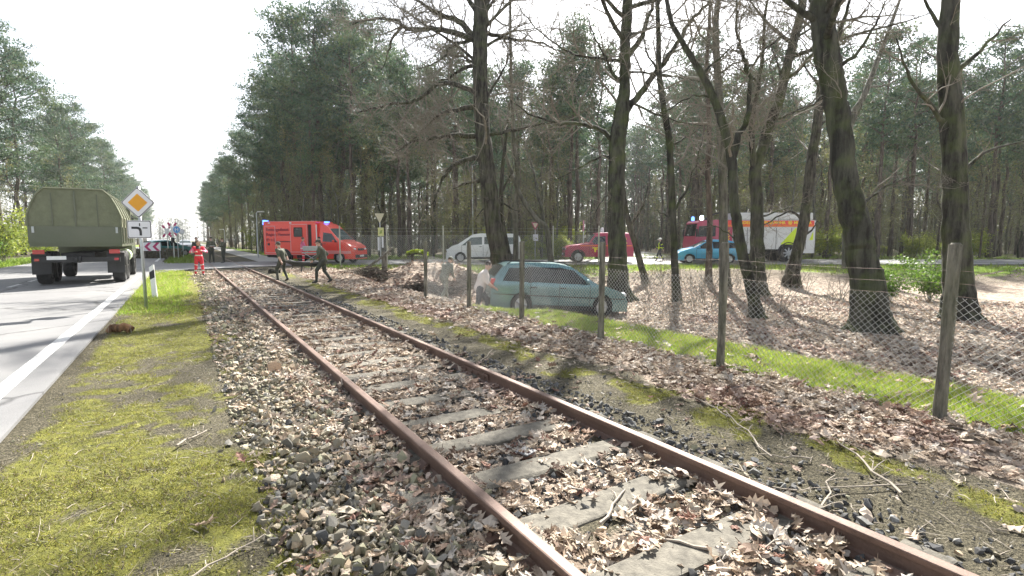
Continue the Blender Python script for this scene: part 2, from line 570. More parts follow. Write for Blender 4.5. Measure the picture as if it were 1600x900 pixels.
# ------------------------------------------------------------------ roads
def asphalt():
    m, t, b = nt('asphalt')
    nf, nb = noise(t, 90, 4, 0.7), noise(t, 0.7, 5)
    a = ramp(t, nf.outputs[0], [(0.3, (0.12, 0.12, 0.122)), (0.7, (0.22, 0.22, 0.22))]).outputs[0]
    c = mix(t, 0.6, a, ramp(t, nb.outputs[0], [(0.3, (0.13, 0.13, 0.135)), (0.7, (0.21, 0.21, 0.205))]).outputs[0])
    vo = t.nodes.new('ShaderNodeTexVoronoi')
    vo.feature = 'DISTANCE_TO_EDGE'
    vo.inputs['Scale'].default_value = 0.35
    nd = noise(t, 1.5, 5)
    tc = t.nodes.new('ShaderNodeTexCoord')
    t.links.new(mix(t, 0.35, tc.outputs['Object'], nd.outputs['Color']), vo.inputs['Vector'])
    cr = ramp(t, vo.outputs['Distance'], [(0.0, (0.35, 0.35, 0.35)), (0.012, (1, 1, 1))])
    c = mix(t, 1.0, c, cr.outputs[0], 'MULTIPLY')
    t.links.new(c, b.inputs['Base Color'])
    b.inputs['Roughness'].default_value = 0.75
    bump(t, b, nf.outputs[0], 0.4, 0.01)
    return m
M['asphalt'] = asphalt()
M['line'] = mk('road_marking_paint', (0.50, 0.50, 0.49), 0.7, var=0.45, scale=14)

def slab(name, pts, z, mat, th=0.03, **kw):
    mb = MB()
    mb.prism([(p[0], p[1]) for p in pts], lambda a, b: (a, b, z - th), lambda a, b: (a, b, z))
    return tag(mb.build(name, mat), kind='structure', **kw)

slab('approach_road', [(-8.4, -30), (-1.25, -30), (-1.25, 29.0), (-0.75, 30.8), (0.2, 32.0), (0.2, 41.2), (-0.6, 42.4), (-1.25, 44), (-1.25, 420), (-8.4, 420)], -0.012, M['asphalt'])
slab('level_crossing_road', [(0.2, 32.0), (1.2, 32.4), (8, 35.2)] + [tuple(cw(-9.2, 33.4)[:2]), tuple(cw(-5, 41.5)[:2]), (9.0, 41.2), (0.2, 41.2)], -0.006, M['asphalt'])
slab('cross_road', [tuple(cw(a, b)[:2]) for a, b in ((-9.8, 33.0), (95, 33.4), (95, 41.2), (14.5, 41.2), (17.5, 74), (11.0, 74), (7.2, 41.2), (-9.2, 41.2))], 0.0, M['asphalt'])
slab('cycle_path', [(4.6, 41.2), (6.8, 41.2), (6.8, 260), (4.6, 260)], -0.02, mk('pale_path', (0.36, 0.35, 0.33), 0.9, scale=3))
mb = MB()
mb.box((-1.62, 0, -0.0085), (0.16, 58, 0.002))
mb.box((-1.62, 235, -0.0085), (0.16, 380, 0.002))
tag(mb.build('edge_line', M['line']), kind='structure')
mb = MB()
for k in range(14):
    mb.box((-4.8, -6 + k * 2.7, -0.0085), (0.12, 1.5, 0.002))
tag(mb.build('centre_line', M['line']), kind='structure')
mb = MB()
for k in range(34):
    c = cw(-6 + k * 2.8, 37.2)
    mb.box((c.x, c.y, 0.003), (1.4, 0.12, 0.002), rz=-YAW)
c = cw(42, 33.7)
mb.box((c.x, c.y, 0.003), (100, 0.12, 0.002), rz=-YAW)
tag(mb.build('road_marking', M['line']), kind='structure')

# ------------------------------------------------------------------ railway track
def rust():
    m, t, b = nt('rusty_rail')
    n1, n2 = noise(t, 3.5, 5, 0.65), noise(t, 70, 5, 0.7)
    a = ramp(t, n1.outputs[0], [(0.3, (0.10, 0.062, 0.048)), (0.55, (0.17, 0.108, 0.083)), (0.75, (0.25, 0.175, 0.14))]).outputs[0]
    c = mix(t, 0.35, a, ramp(t, n2.outputs[0], [(0.3, (0.06, 0.038, 0.03)), (0.7, (0.22, 0.145, 0.11))]).outputs[0])
    t.links.new(c, b.inputs['Base Color'])
    b.inputs['Roughness'].default_value = 0.62
    b.inputs['Metallic'].default_value = 0.25
    bump(t, b, n2.outputs[0], 0.35, 0.003)
    return m
M['rust'] = rust()
track = thing('railway_track', 'single rusty railway track on concrete sleepers running to the level crossing', 'railway track', (0, 0, 0))
prof = [(-.0625, -.149), (.0625, -.149), (.0625, -.139), (.022, -.124), (.010, -.112), (.009, -.048), (.018, -.040), (.034, -.034), (.035, -.010), (.032, -.003), (.024, 0), (-.024, 0), (-.032, -.003), (-.035, -.010), (-.034, -.034), (-.018, -.040), (-.009, -.048), (-.010, -.112), (-.022, -.124), (-.0625, -.139)]
for X in (RX0, RX1):
    mb = MB()
    ys = [-3, 31.9, 41.2, 330]
    for a, b in zip(ys[:-1], ys[1:]):
        mb.prism(prof, lambda p, q: (X + p, a, q + 0.004), lambda p, q: (X + p, b, q + 0.004))
    mb.build('rail', M['rust'], track)
mb = MB()                                                   # joint bars bolted to a rail
for X, y in ((RX1, 5.55), (RX0, 9.8)):
    fp = MB()
    for s in (-1, 1):
        fp.box((X + s * 0.02, y, -0.08), (0.018, 0.62, 0.075))
        for k in range(4):
            fp.cyl((X + s * 0.028, y - 0.24 + k * 0.16, -0.08), (X + s * 0.05, y - 0.24 + k * 0.16, -0.08), 0.016, 6)
    fp.build('fishplate', M['rust'], track)
rng = random.Random(4)
slp = []
for v in range(4):
    mb = MB()
    mb.box((0, 0, -0.06), (2.16, 0.25, 0.14), bev=0.018)
    for i, q in enumerate(mb.V):
        mb.V[i] = (q[0] + rng.uniform(-.006, .006), q[1] + rng.uniform(-.007, .007), q[2] + rng.uniform(-.006, .003))
    slp.append(mb.mesh('sleeper', M['concrete']))
for k in range(-2, 140):
    y = 1.77 + 0.645 * k
    if 31.4 < y < 41.6:
        continue
    link('sleeper', slp[k % 4], track, (2.19 + rng.uniform(-.02, .02), y, -0.125 + rng.uniform(-.008, .006)), (rng.uniform(-.02, .02), rng.uniform(-.01, .01), rng.uniform(-.02, .02)))
clip_me = {}
for s in (-1, 1):
    cp = MB()
    cp.box((s * 0.085, 0, -0.115), (0.07, 0.10, 0.03), ry=s * 0.2)
    cp.cyl((s * 0.092, 0, -0.13), (s * 0.092, 0, -0.08), 0.017, 6)
    clip_me[s] = cp.mesh('rail_clip', M['rust'])
for k in range(-2, 24):                                     # clips that hold the rail on each sleeper
    y = 1.77 + 0.645 * k
    for X in (RX0, RX1):
        for s in (-1, 1):
            link('rail_clip', clip_me[s], track, (X, y, 0))

# ------------------------------------------------------------------ ballast stones, dry leaves, moss and grass
def hull(seed, n=8, flat=0.7):
    r = random.Random(seed)
    bm = bmesh.new()
    for _ in range(n):
        v = Vector((r.gauss(0, 1), r.gauss(0, 1), r.gauss(0, 1))).normalized()
        bm.verts.new((v.x * r.uniform(.85, 1.45), v.y * r.uniform(.6, 1.05), v.z * flat * r.uniform(.8, 1.25)))
    g = bmesh.ops.convex_hull(bm, input=bm.verts[:])
    bmesh.ops.delete(bm, geom=[v for v in bm.verts if not v.link_faces], context='VERTS')
    bmesh.ops.triangulate(bm, faces=bm.faces[:])
    bm.verts.index_update()
    V = np.array([v.co[:] for v in bm.verts])
    T = np.array([[v.index for v in f.verts] for f in bm.faces])
    bm.free()
    return V, T
STONES = [hull(s, 10 if s % 2 else 9, 0.62 + 0.08 * (s % 4)) for s in range(12)]

def oak_leaf(seed, fine=True):
    r = random.Random(seed)
    if fine:
        half = [(.012, -.2), (.02, 0), (.16, .10), (.07, .19), (.33, .34), (.10, .43), (.36, .68), (.10, .68), (.17, .87), (0.0, 1.0)]
    else:
        half = [(.03, 0), (.28, .22), (.10, .36), (.38, .55), (.12, .66), (0, 1.0)]
    a, b, c = r.uniform(-.2, .6), r.uniform(-.55, .55), r.uniform(-.3, .3)
    if seed % 5 == 4:
        half = [(.012, -.2), (.02, 0), (.2, .15), (.29, .35), (.28, .55), (.17, .8), (.0, 1.0)]
    elif seed % 5 == 3:
        half = [(x * (1 if y < .6 else .5), min(y, .78)) for x, y in half]
    V, T = [], []
    sides = []
    mids = []
    for x, y in half:
        mids.append(len(V))
        V.append((0, y - .4, 0))
    for s in (-1, 1):
        idx = []
        for x, y in half:
            x *= r.uniform(.75, 1.2)
            idx.append(len(V))
            V.append((s * x, y - .4 + r.uniform(-.03, .03), 0))
        for i in range(len(half) - 1):
            q = [(mids[i], idx[i], idx[i + 1]), (mids[i], idx[i + 1], mids[i + 1])]
            T += q if s > 0 else [t[::-1] for t in q]
    if not fine:
        nh = len(half)
        T = [t_ for i in range(nh - 1) for t_ in ((nh + i, 2 * nh + i, 2 * nh + i + 1), (nh + i, 2 * nh + i + 1, nh + i + 1))]
    V = np.array(V)
    V[:, 2] = a * np.abs(V[:, 0]) + b * (V[:, 1]) ** 2 + c * V[:, 0] + np.array([r.uniform(-.07, .07) for _ in V])
    return V * np.array([1, 1, 1.0]), np.array(T)
LEAVES = [oak_leaf(s) for s in range(10)]
LEAVES_FAR = [oak_leaf(s + 50, False) for s in range(8)]

def project(P):
    q = P - np.array([0, 0, CAMH])
    zc = q @ np.array(Fv)
    return 800 + FPX * (q @ np.array(Rv)) / zc, 450 - FPX * (q @ np.array(Uv)) / zc, zc

R_ = np.random.default_rng(11)
LEAFPAL = np.array([[.52, .435, .35], [.58, .505, .42], [.48, .385, .295], [.38, .29, .21], [.19, .13, .095], [.43, .395, .35], [.25, .135, .10], [.53, .455, .355]])
LEAFPROB = np.array([.21, .18, .14, .12, .12, .10, .04, .09])
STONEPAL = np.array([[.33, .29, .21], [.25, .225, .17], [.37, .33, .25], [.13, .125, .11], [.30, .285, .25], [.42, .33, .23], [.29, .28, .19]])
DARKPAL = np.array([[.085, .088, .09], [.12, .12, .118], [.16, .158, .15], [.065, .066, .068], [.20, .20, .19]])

def sample(x0, x1, y0, y1, n):
    return R_.uniform(x0, x1, n), R_.uniform(y0, y1, n)

# stones
sx, sy_ = [], []
for (x0, x1, y0, y1, dens) in ((0.0, 1.42, 0.3, 6, 1100), (0.0, 1.42, 6, 14, 560), (0.0, 1.42, 14, 31.5, 170), (1.5, 2.9, 0.6, 6, 430), (1.5, 2.9, 6, 15, 260), (1.5, 2.9, 15, 31.5, 100), (3.0, 3.8, 0.2, 6, 520), (3.0, 3.8, 6, 15, 380), (3.0, 3.8, 15, 31.5, 140), (-1.2, 0.5, 0.4, 4.5, 500), (-1.2, 0.5, 4.5, 11, 160), (3.5, 4.5, 0.3, 5, 600), (3.5, 4.5, 5, 11, 300)):
    a, b = sample(x0, x1, y0, y1, int((x1 - x0) * (y1 - y0) * dens))
    l_, m_, g_, s_ = zones(a, b)
    keep = R_.random(len(a)) < np.maximum(s_ * (1 - 0.35 * (l_ > .7)), 0.12)
    keep |= ((x1 == 0.5) | (x0 == 3.5)) & (R_.random(len(a)) < 0.2 + 0.8 * sstep(.4, .65, fbm(a * 2.2, b * 2.2, 13)))
    keep &= ~((m_ > .6) & (R_.random(len(a)) < .8))
    on_slp = (np.abs(((b - 1.77 + 0.3225) % 0.645) - 0.3225) < 0.12) & (a > RX0) & (a < RX1 - .1)
    keep &= ~(on_slp & (R_.random(len(a)) < 0.9))
    sx.append(a[keep]); sy_.append(b[keep])
sx, sy_ = np.concatenate(sx), np.concatenate(sy_)
N = len(sx)
srad = np.exp(R_.normal(0, .33, N)) * 0.0208
srad = np.where((sx < .3) | (sx > 3.55), srad * np.where(R_.random(N) < .04, .8, R_.uniform(.12, .36, N)), srad)
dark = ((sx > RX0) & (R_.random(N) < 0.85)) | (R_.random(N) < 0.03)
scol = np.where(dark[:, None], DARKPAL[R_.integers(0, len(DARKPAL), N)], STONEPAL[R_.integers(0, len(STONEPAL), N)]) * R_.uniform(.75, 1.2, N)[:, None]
lift = np.where((sx > 0.4) & (sx < 1.35), R_.uniform(-.2, 1.5, N), R_.uniform(-.3, .7, N))
spos = np.stack([sx, sy_, gz(sx, sy_) + srad * lift], -1)
srot = R_.uniform(0, 6.28, (N, 3))
su, sv, szc = project(spos)
score = np.where((su > 0) & (su < 1600) & (sv < 905) & (szc > 0.5), srad / np.maximum(szc, .3), 0) * (lift > 0.2)
top = np.argsort(-score)[:300]
rest = np.setdiff1d(np.arange(N), top)
smesh = []
for k, (v, t_) in enumerate(STONES):
    for pal in (STONEPAL[k % 7], STONEPAL[(k + 3) % 7], DARKPAL[k % 5]):
        smesh.append(np_mesh('ballast_stone', v, t_, M['stone'], np.tile(pal, (len(v), 1))))
for i in top:
    k = R_.integers(0, 12) * 3 + (2 if dark[i] else R_.integers(0, 2))
    o = link('ballast_stone', smesh[k], ground, spos[i], srot[i])
    o.scale = (srad[i],) * 3
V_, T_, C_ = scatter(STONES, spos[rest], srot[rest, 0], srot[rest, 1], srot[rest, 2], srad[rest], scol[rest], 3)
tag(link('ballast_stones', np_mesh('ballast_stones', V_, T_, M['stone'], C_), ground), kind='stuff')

# dry leaves
lx, ly, far_ = [], [], []
for (x0, x1, y0, y1, dens, fr) in ((0.0, 1.4, 0.5, 5, 430, 0), (0.3, 1.4, 5, 12, 280, 0), (0.3, 1.4, 12, 31, 120, 1), (1.48, 2.92, .7, 6, 460, 0), (1.48, 2.92, 6, 12, 380, 0), (1.48, 2.92, 12, 31, 150, 1),
                                   (2.98, 4.3, 0.2, 10, 110, 0), (4.1, 5.9, 0.2, 7, 400, 0), (4.1, 5.9, 7, 14, 230, 1), (4.1, 6.2, 14, 31, 120, 1),
                                   (5.7, 8, 0.0, 12, 210, 1), (8, 14, 0, 12, 150, 1), (6, 12, 12, 22, 120, 1), (12, 21, 2, 22, 80, 1), (6, 20, 22, 34, 40, 1), (14, 26, -6, 12, 45, 1)):
    a, b = sample(x0, x1, y0, y1, int((x1 - x0) * (y1 - y0) * dens * (.84 if fr else .93)))
    l_, m_, g_, s_ = zones(a, b)
    keep = R_.random(len(a)) < np.maximum(l_, 0.02 + 0.05 * (a > 3) + 0.2 * ((a > .35) & (a < 1.2)))
    on_slp = (np.abs(((b - 1.77 + 0.3225) % 0.645) - 0.3225) < 0.135) & (a > 1.6) & (a < 2.45 + 0.25 * np.sin(np.floor((b - 1.45) / 0.645) * 7.1))
    keep &= ~(on_slp & (R_.random(len(a)) < 0.93))
    lx.append(a[keep]); ly.append(b[keep]); far_.append(np.full(keep.sum(), fr))
lx, ly, far_ = np.concatenate(lx), np.concatenate(ly), np.concatenate(far_)
N = len(lx)
lsc = R_.uniform(.045, .14, N) * np.where(far_ > 0, 1.25, 1.0)
lsc = np.where(lx > 6.2, lsc * 1.15, lsc)
lh = R_.uniform(0.004, 0.055, N)
railp = np.minimum(np.abs(lx - RX0), np.abs(lx - RX1))
lh = lh + 0.05 * np.exp(-(railp / 0.22) ** 2) * R_.random(N)
lpos = np.stack([lx, ly, gz(lx, ly) + lh], -1)
lrz = R_.uniform(0, 6.28, N)
lrx, lry = R_.normal(0, .30, N), R_.normal(0, .30, N)
lcol = LEAFPAL[R_.choice(len(LEAFPAL), N, p=LEAFPROB)] * R_.uniform(.72, 1.12, N)[:, None]
redz = sstep(0.52, 0.68, fbm(lx * 0.9, ly * 0.9, 77))
lcol = lcol * (1 - 0.28 * redz[:, None] * np.array([.6, .95, .95]))
mxc, mz = lx * CY - ly * SY, lx * SY + ly * CY
heap = np.exp(-(((mxc + 4.2) / 3.4) ** 2 + ((mz - 24) / 3.5) ** 2))
lcol = lcol * (1 - heap[:, None] * np.array([.38, .48, .52]))      # older, browner leaves on the heap
lu, lv, lzc = project(lpos)
score = np.where((lu > 0) & (lu < 1600) & (lv < 905) & (lzc > 0.5) & (far_ == 0), lsc / np.maximum(lzc, .3), 0)
top = np.argsort(-score)[:300]
rest = np.setdiff1d(np.arange(N), top)
lmesh = [[np_mesh('leaf', v, t_, M['litter'], np.tile(LEAFPAL[c], (len(v), 1))) for c in range(8)] for (v, t_) in LEAVES]
for i in top:
    o = link('leaf', lmesh[R_.integers(0, 10)][R_.choice(8, p=LEAFPROB)], ground, lpos[i], (lrx[i], lry[i], lrz[i]))
    o.scale = (lsc[i],) * 3
nr = rest[far_[rest] == 0]
fr = rest[far_[rest] == 1]
for nm, ix, pr in (('leaf_litter', nr, LEAVES), ('leaf_litter', fr, LEAVES_FAR)):
    V_, T_, C_ = scatter(pr, lpos[ix], lrz[ix], lrx[ix], lry[ix], lsc[ix], lcol[ix], 5)
    tag(link(nm, np_mesh(nm, V_, T_, M['litter'], C_), ground), kind='stuff')

# moss cushions and grass: blades nobody could count
def blades(name, regions, pal, hmin, hmax, wid, kind_ix, jit=0.5, cap=1.0):
    Ps, H, Cc = [], [], []
    for (x0, x1, y0, y1, dens) in regions:
        a, b = sample(x0, x1, y0, y1, int((x1 - x0) * (y1 - y0) * dens))
        d = zones(a, b)[kind_ix] if kind_ix < 4 else 0.25 + 0.75 * fbm(a * 3, b * 3, 15)
        k = R_.random(len(a)) < d ** 1.5 * cap
        a, b = a[k], b[k]
        Ps.append(np.stack([a, b, gz(a, b) - 0.004 + (0.03 * sstep(.45, .7, fbm(a * 5, b * 5, 72, 3)) if kind_ix == 1 else 0)], -1))
        z = a * SY + b * CY
        H.append(R_.uniform(hmin, hmax, len(a)) * (0.35 + 1.5 * fbm(a * 9, b * 9, 71, 2)) * (1 + np.clip(z - 5, 0, 30) * 0.02))
    P = np.concatenate(Ps); H = np.concatenate(H)
    n = len(P)
    an = R_.uniform(0, 6.28, n)
    W = wid * (1 + np.clip(P[:, 0] * SY + P[:, 1] * CY - 5, 0, 30) * 0.09)
    dx = np.stack([np.cos(an), np.sin(an), np.zeros(n)], -1) * W[:, None]
    lean = np.stack([R_.normal(0, jit, n), R_.normal(0, jit, n), np.ones(n)], -1) * H[:, None]
    V = np.stack([P - dx, P + dx, P + lean], 1).reshape(-1, 3)
    T = np.arange(3 * n).reshape(n, 3)
    C = np.repeat(np.array(pal)[R_.integers(0, len(pal), n)] * R_.uniform(.7, 1.2, n)[:, None], 3, axis=0)
    tag(link(name, np_mesh(name, V, T, M['blade'], C), ground), kind='stuff')
blades('moss', [(-1.2, 0.9, 0.3, 4.5, 8500), (-1.2, 0.9, 4.5, 9, 4200), (-1.2, 0.9, 9, 18, 1700), (3.6, 4.8, 0.3, 6, 5200), (3.6, 4.8, 6, 14, 2500), (3.6, 4.8, 14, 24, 700)],
       [(.27, .27, .045), (.34, .32, .06), (.17, .19, .04), (.22, .24, .06), (.25, .21, .11), (.15, .12, .07)], .007, .022, .0035, 1, 0.9)
blades('dry_grass', [(-1.2, 0.7, 0.3, 5, 1500), (-1.2, 0.7, 5, 14, 600), (3.4, 4.7, 0.3, 7, 500), (3.4, 4.7, 7, 16, 250)], [(.36, .32, .23), (.26, .22, .15), (.14, .12, .085), (.44, .40, .31)], .012, .03, .003, 4, 1.8)
blades('grass', [(FX, 7.6, 0, 6, 4000), (FX, 7.6, 6, 13, 2800), (-1.3, 0.6, 11, 31.5, 900), (9, 32, 6, 32, 130)], [(.31, .44, .05), (.40, .52, .07), (.22, .33, .04), (.46, .50, .10), (.46, .40, .20)], .025, .075, .0045, 2, 0.6)
blades('verge_grass', [(4, 44, 14, 50, 60), (-1.3, 0.9, 40.5, 60, 150), (6.8, 11, 41, 70, 60), (30, 60, -25, 25, 25), (-13, -8.3, 5, 60, 40)], [(.17, .26, .03), (.24, .31, .05), (.13, .20, .03)], .05, .14, .007, 2, 0.5)

# sticks and twigs lying about
rng = random.Random(9)
mk_stick = mk('bleached_wood', (0.30, 0.26, 0.21), 0.85, scale=20)
def stick(p, ln, r, rz, label, curved=0.1, group=None):
    mb = MB()
    n = 6
    pts, d = [], Vector((math.cos(rz), math.sin(rz), 0))
    s = Vector((-d.y, d.x, 0))
    for k in range(n + 1):
        t = k / n - 0.5
        q = Vector(p) + d * (t * ln) + s * (rng.uniform(-curved, curved) * ln * 0.3)
        q.z = gzs(q.x, q.y) + r + 0.02 + rng.uniform(0, .015)
        pts.append(q)
    mb.tube(pts, [r * (1.1 - 0.6 * k / n) for k in range(n + 1)], 6)
    for _ in range(3):
        k = rng.randint(2, n - 1)
        e = pts[k] + (d * rng.uniform(.1, .3) + s * rng.choice((-1, 1)) * rng.uniform(.1, .25)) * ln * 0.6 + Vector((0, 0, rng.uniform(0, .05)))
        mb.tube([pts[k], (pts[k] + e) / 2 + Vector((0, 0, .01)), e], [r * .5, r * .4, r * .25], 4)
    o = mb.build('fallen_twig', mk_stick, ground)
    return o

for (u, v, ln, rz) in ((1165, 680, .9, 1.0), (1225, 720, .35, 2.2), (1290, 790, .8, .4), (1330, 770, .7, 2.6), (640, 870, .4, 1.7), (350, 880, .5, .6), (300, 690, .35, .9), (1250, 850, .5, 2.9), (960, 800, .5, .5), (1030, 560, .7, .3), (1180, 760, .5, 1.9), (1110, 640, .6, 1.2), (480, 610, .5, 1.5), (760, 560, .7, .8), (700, 500, .8, .2), (1040, 850, .45, 2.0), (1350, 730, .9, .9)):
    p = pixg(u, v)
    stick(p, ln, rng.uniform(.005, .011), rz, '')
mb = MB()
for k in range(1500):
    x, y = rng.uniform(3.2, 4.6), rng.uniform(.3, 9) if rng.random() < .75 else rng.uniform(9, 20)
    if rng.random() < .35:
        x = rng.uniform(-1.0, 1.2)
    a, l = rng.uniform(0, 6.28), rng.uniform(.03, .16)
    z = gzs(x, y) + .012
    d = Vector((math.cos(a), math.sin(a), rng.uniform(-.1, .2))) * l
    mb.tube([(x, y, z), Vector((x, y, z)) + d * .5 + Vector((rng.uniform(-.01, .01), rng.uniform(-.01, .01), .004)), Vector((x, y, z)) + d], [.0028, .0025, .0015], 3, False)
tag(mb.build('twig_litter', mk_stick, ground), kind='stuff')
# ------------------------------------------------------------------ fences
M['post'] = mk_bark('weathered_post', (0.10, 0.095, 0.08), (0.27, 0.255, 0.21), 14, 0.3)
M['wire'] = mk('fence_wire', (0.46, 0.47, 0.46), 0.55, 0.3, var=0.1, bmp=0)
rng = random.Random(20)
fence = thing('chain_link_fence', 'low sagging chain link fence on weathered posts beside the track', 'fence', (FX, 0, 0))
PY = [-0.34, 1.94, 4.22, 6.47, 8.83, 11.12, 13.75]
for y in PY:
    mb = MB()
    z0 = gzs(FX, y)
    lx_, ly_ = rng.uniform(-.02, .02), rng.uniform(-.03, .03)
    n = 8
    mb.tube([(lx_ * k / n, y + ly_ * k / n, z0 - .1 + (1.56 + .1) * k / n) for k in range(n + 1)], [.050 + rng.uniform(-.004, .004) for k in range(n + 1)], 12)
    mb.tube([(lx_, y + ly_, z0 + 1.555), (lx_, y + ly_, z0 + 1.575)], [.047, .03], 12)
    mb.build('post', M['post'], fence, angle=40)
def meshx(y, z):
    return 0.045 * math.sin(y * 1.7 + z * 2) * math.sin(y * .6) + 0.03 * z * math.sin(y * 2.3) + 0.056
def chain(name, y0, y1, h, cell, r, zf, parent, topf, xf):
    mb = MB()
    n = int((y1 - y0) / cell)
    for k in range(-int(h / cell) - 1, n + int(h / cell) + 2):
        for s in (-1, 1):
            pts = []
            for j in range(0, 9):
                f = j / 8
                y = y0 + k * cell + s * f * h * 1.0
                if y0 <= y <= y1:
                    zb = zf(y)
                    pts.append((xf(y, f * h), y, zb + f * topf(y)))
            if len(pts) > 1:
                mb.tube(pts, r, 3, False)
    mb.build(name, M['wire'], parent)
zf = lambda y: -0.125 + 0.01 * math.sin(y * 3)
topf = lambda y: 1.17 - 0.05 * abs(math.sin((y - 4.22) / 2.28 * math.pi)) - 0.03 * math.sin(y * .9)
chain('wire_mesh', 0.2, 13.75, 1.17, 0.066, 0.0021, zf, fence, topf, meshx)
for zz in (1.14, 1.25, 1.36):
    mb = MB()
    pts = []
    for k in range(0, 100):
        y = 0.2 + k * (13.75 - .2) / 99
        sag = 0.03 * abs(math.sin((y - 4.22) / 2.28 * math.pi)) + 0.02 * math.sin(y * .8 + zz)
        pts.append((0.056 + 0.01 * math.sin(y), y, zz - 0.12 - sag))
    mb.tube(pts, 0.0013, 4, False)
    mb.build('tension_wire', M['rust'], fence)

# tall fence by the road
ff = thing('tall_mesh_fence', 'tall thin wire mesh fence with pale steel posts along the far road', 'fence', cw(0, 32.2), -YAW)
pm = mk('pale_fence_post', (0.42, 0.41, 0.36), 0.6, var=0.15)
fx_ = [(u - 800) / FPX * 32.2 for u in (532, 605, 693, 784, 864, 935)]
for x in fx_:
    w = cw(x, 32.2)
    mb = MB()
    z0 = gzs(w.x, w.y)
    mb.tube([(x, 0, z0 - .1), (x, 0, 2.28), (x + .0, -.04, 2.33)], .04, 8)
    mb.build('post', pm, ff)
def chain2():
    mb = MB()
    x0, x1, h, c = fx_[0], fx_[-1], 1.82, .11
    n = int((x1 - x0) / c)
    for k in range(-18, n + 19):
        for s in (-1, 1):
            pts = []
            for j in range(0, 5):
                f = j / 4
                x = x0 + k * c + s * f * h
                if x0 <= x <= x1:
                    pts.append((x, 0.045, -.05 + f * h))
            if len(pts) > 1:
                mb.tube(pts, .0032, 3, False)
    mb.build('wire_mesh', M['wire'], ff)
    for z in (1.78, 2.0, 2.2):
        mb = MB()
        mb.tube([(x0, .045, z), (x1, .045, z)], .004, 4)
        mb.build('tension_wire', M['wire'], ff)
chain2()
# ------------------------------------------------------------------ trees
def smooth_path(P, sub=3, rng=None, jit=0.0):
    out = []
    n = len(P)
    for i in range(n - 1):
        p0, p1, p2, p3 = P[max(i - 1, 0)], P[i], P[i + 1], P[min(i + 2, n - 1)]
        for k in range(sub):
            t = k / sub
            q = 0.5 * ((2 * p1) + (p2 - p0) * t + (2 * p0 - 5 * p1 + 4 * p2 - p3) * t * t + (3 * p1 - p0 - 3 * p2 + p3) * t ** 3)
            if rng and (i or k):
                q = q + Vector((rng.gauss(0, jit), rng.gauss(0, jit), rng.gauss(0, jit)))
            out.append(q)
    out.append(P[-1])
    return out

def kids(mb, path, rads, n, L, lev, rng, t0=0.2, up=0.25, spread=1.0, rmin=0.0035):
    m = len(path)
    for i in range(n):
        t = t0 + (1 - t0) * (i + rng.random()) / n
        f = t * (m - 1)
        k = min(int(f), m - 2)
        p = path[k].lerp(path[k + 1], f - k)
        tan = (path[k + 1] - path[k]).normalized()
        a = Vector((rng.gauss(0, 1), rng.gauss(0, 1), rng.gauss(0, 1)))
        a = (a - tan * a.dot(tan)).normalized()
        d = (tan * rng.uniform(.25, .9) + a * spread * rng.uniform(.6, 1.2) + Vector((0, 0, up * rng.uniform(-.6, 1.4)))).normalized()
        ln = L * rng.uniform(.55, 1.25) * (1.15 - 0.5 * t)
        r0 = max(rmin, min(rads[k] * 0.62, ln * 0.016))
        seg = 5 if lev >= 2 else (3 if lev == 1 else 2)
        q, pts = p.copy(), [p.copy()]
        for s in range(seg):
            d = (d + Vector((rng.gauss(0, .2), rng.gauss(0, .2), rng.gauss(0, .16) + 0.05 * up))).normalized()
            q = q + d * (ln / seg)
            pts.append(q.copy())
        rr = [max(rmin * 0.7, r0 * (1 - 0.75 * s / seg)) for s in range(seg + 1)]
        mb.tube(pts, rr, 5 if r0 > .03 else (4 if r0 > .012 else 3), False)
        if lev > 0:
            kids(mb, pts, rr, max(2, int(n * 0.62)) if lev > 1 else rng.randint(2, 4), ln * 0.5, lev - 1, rng, .2, up, spread, rmin)

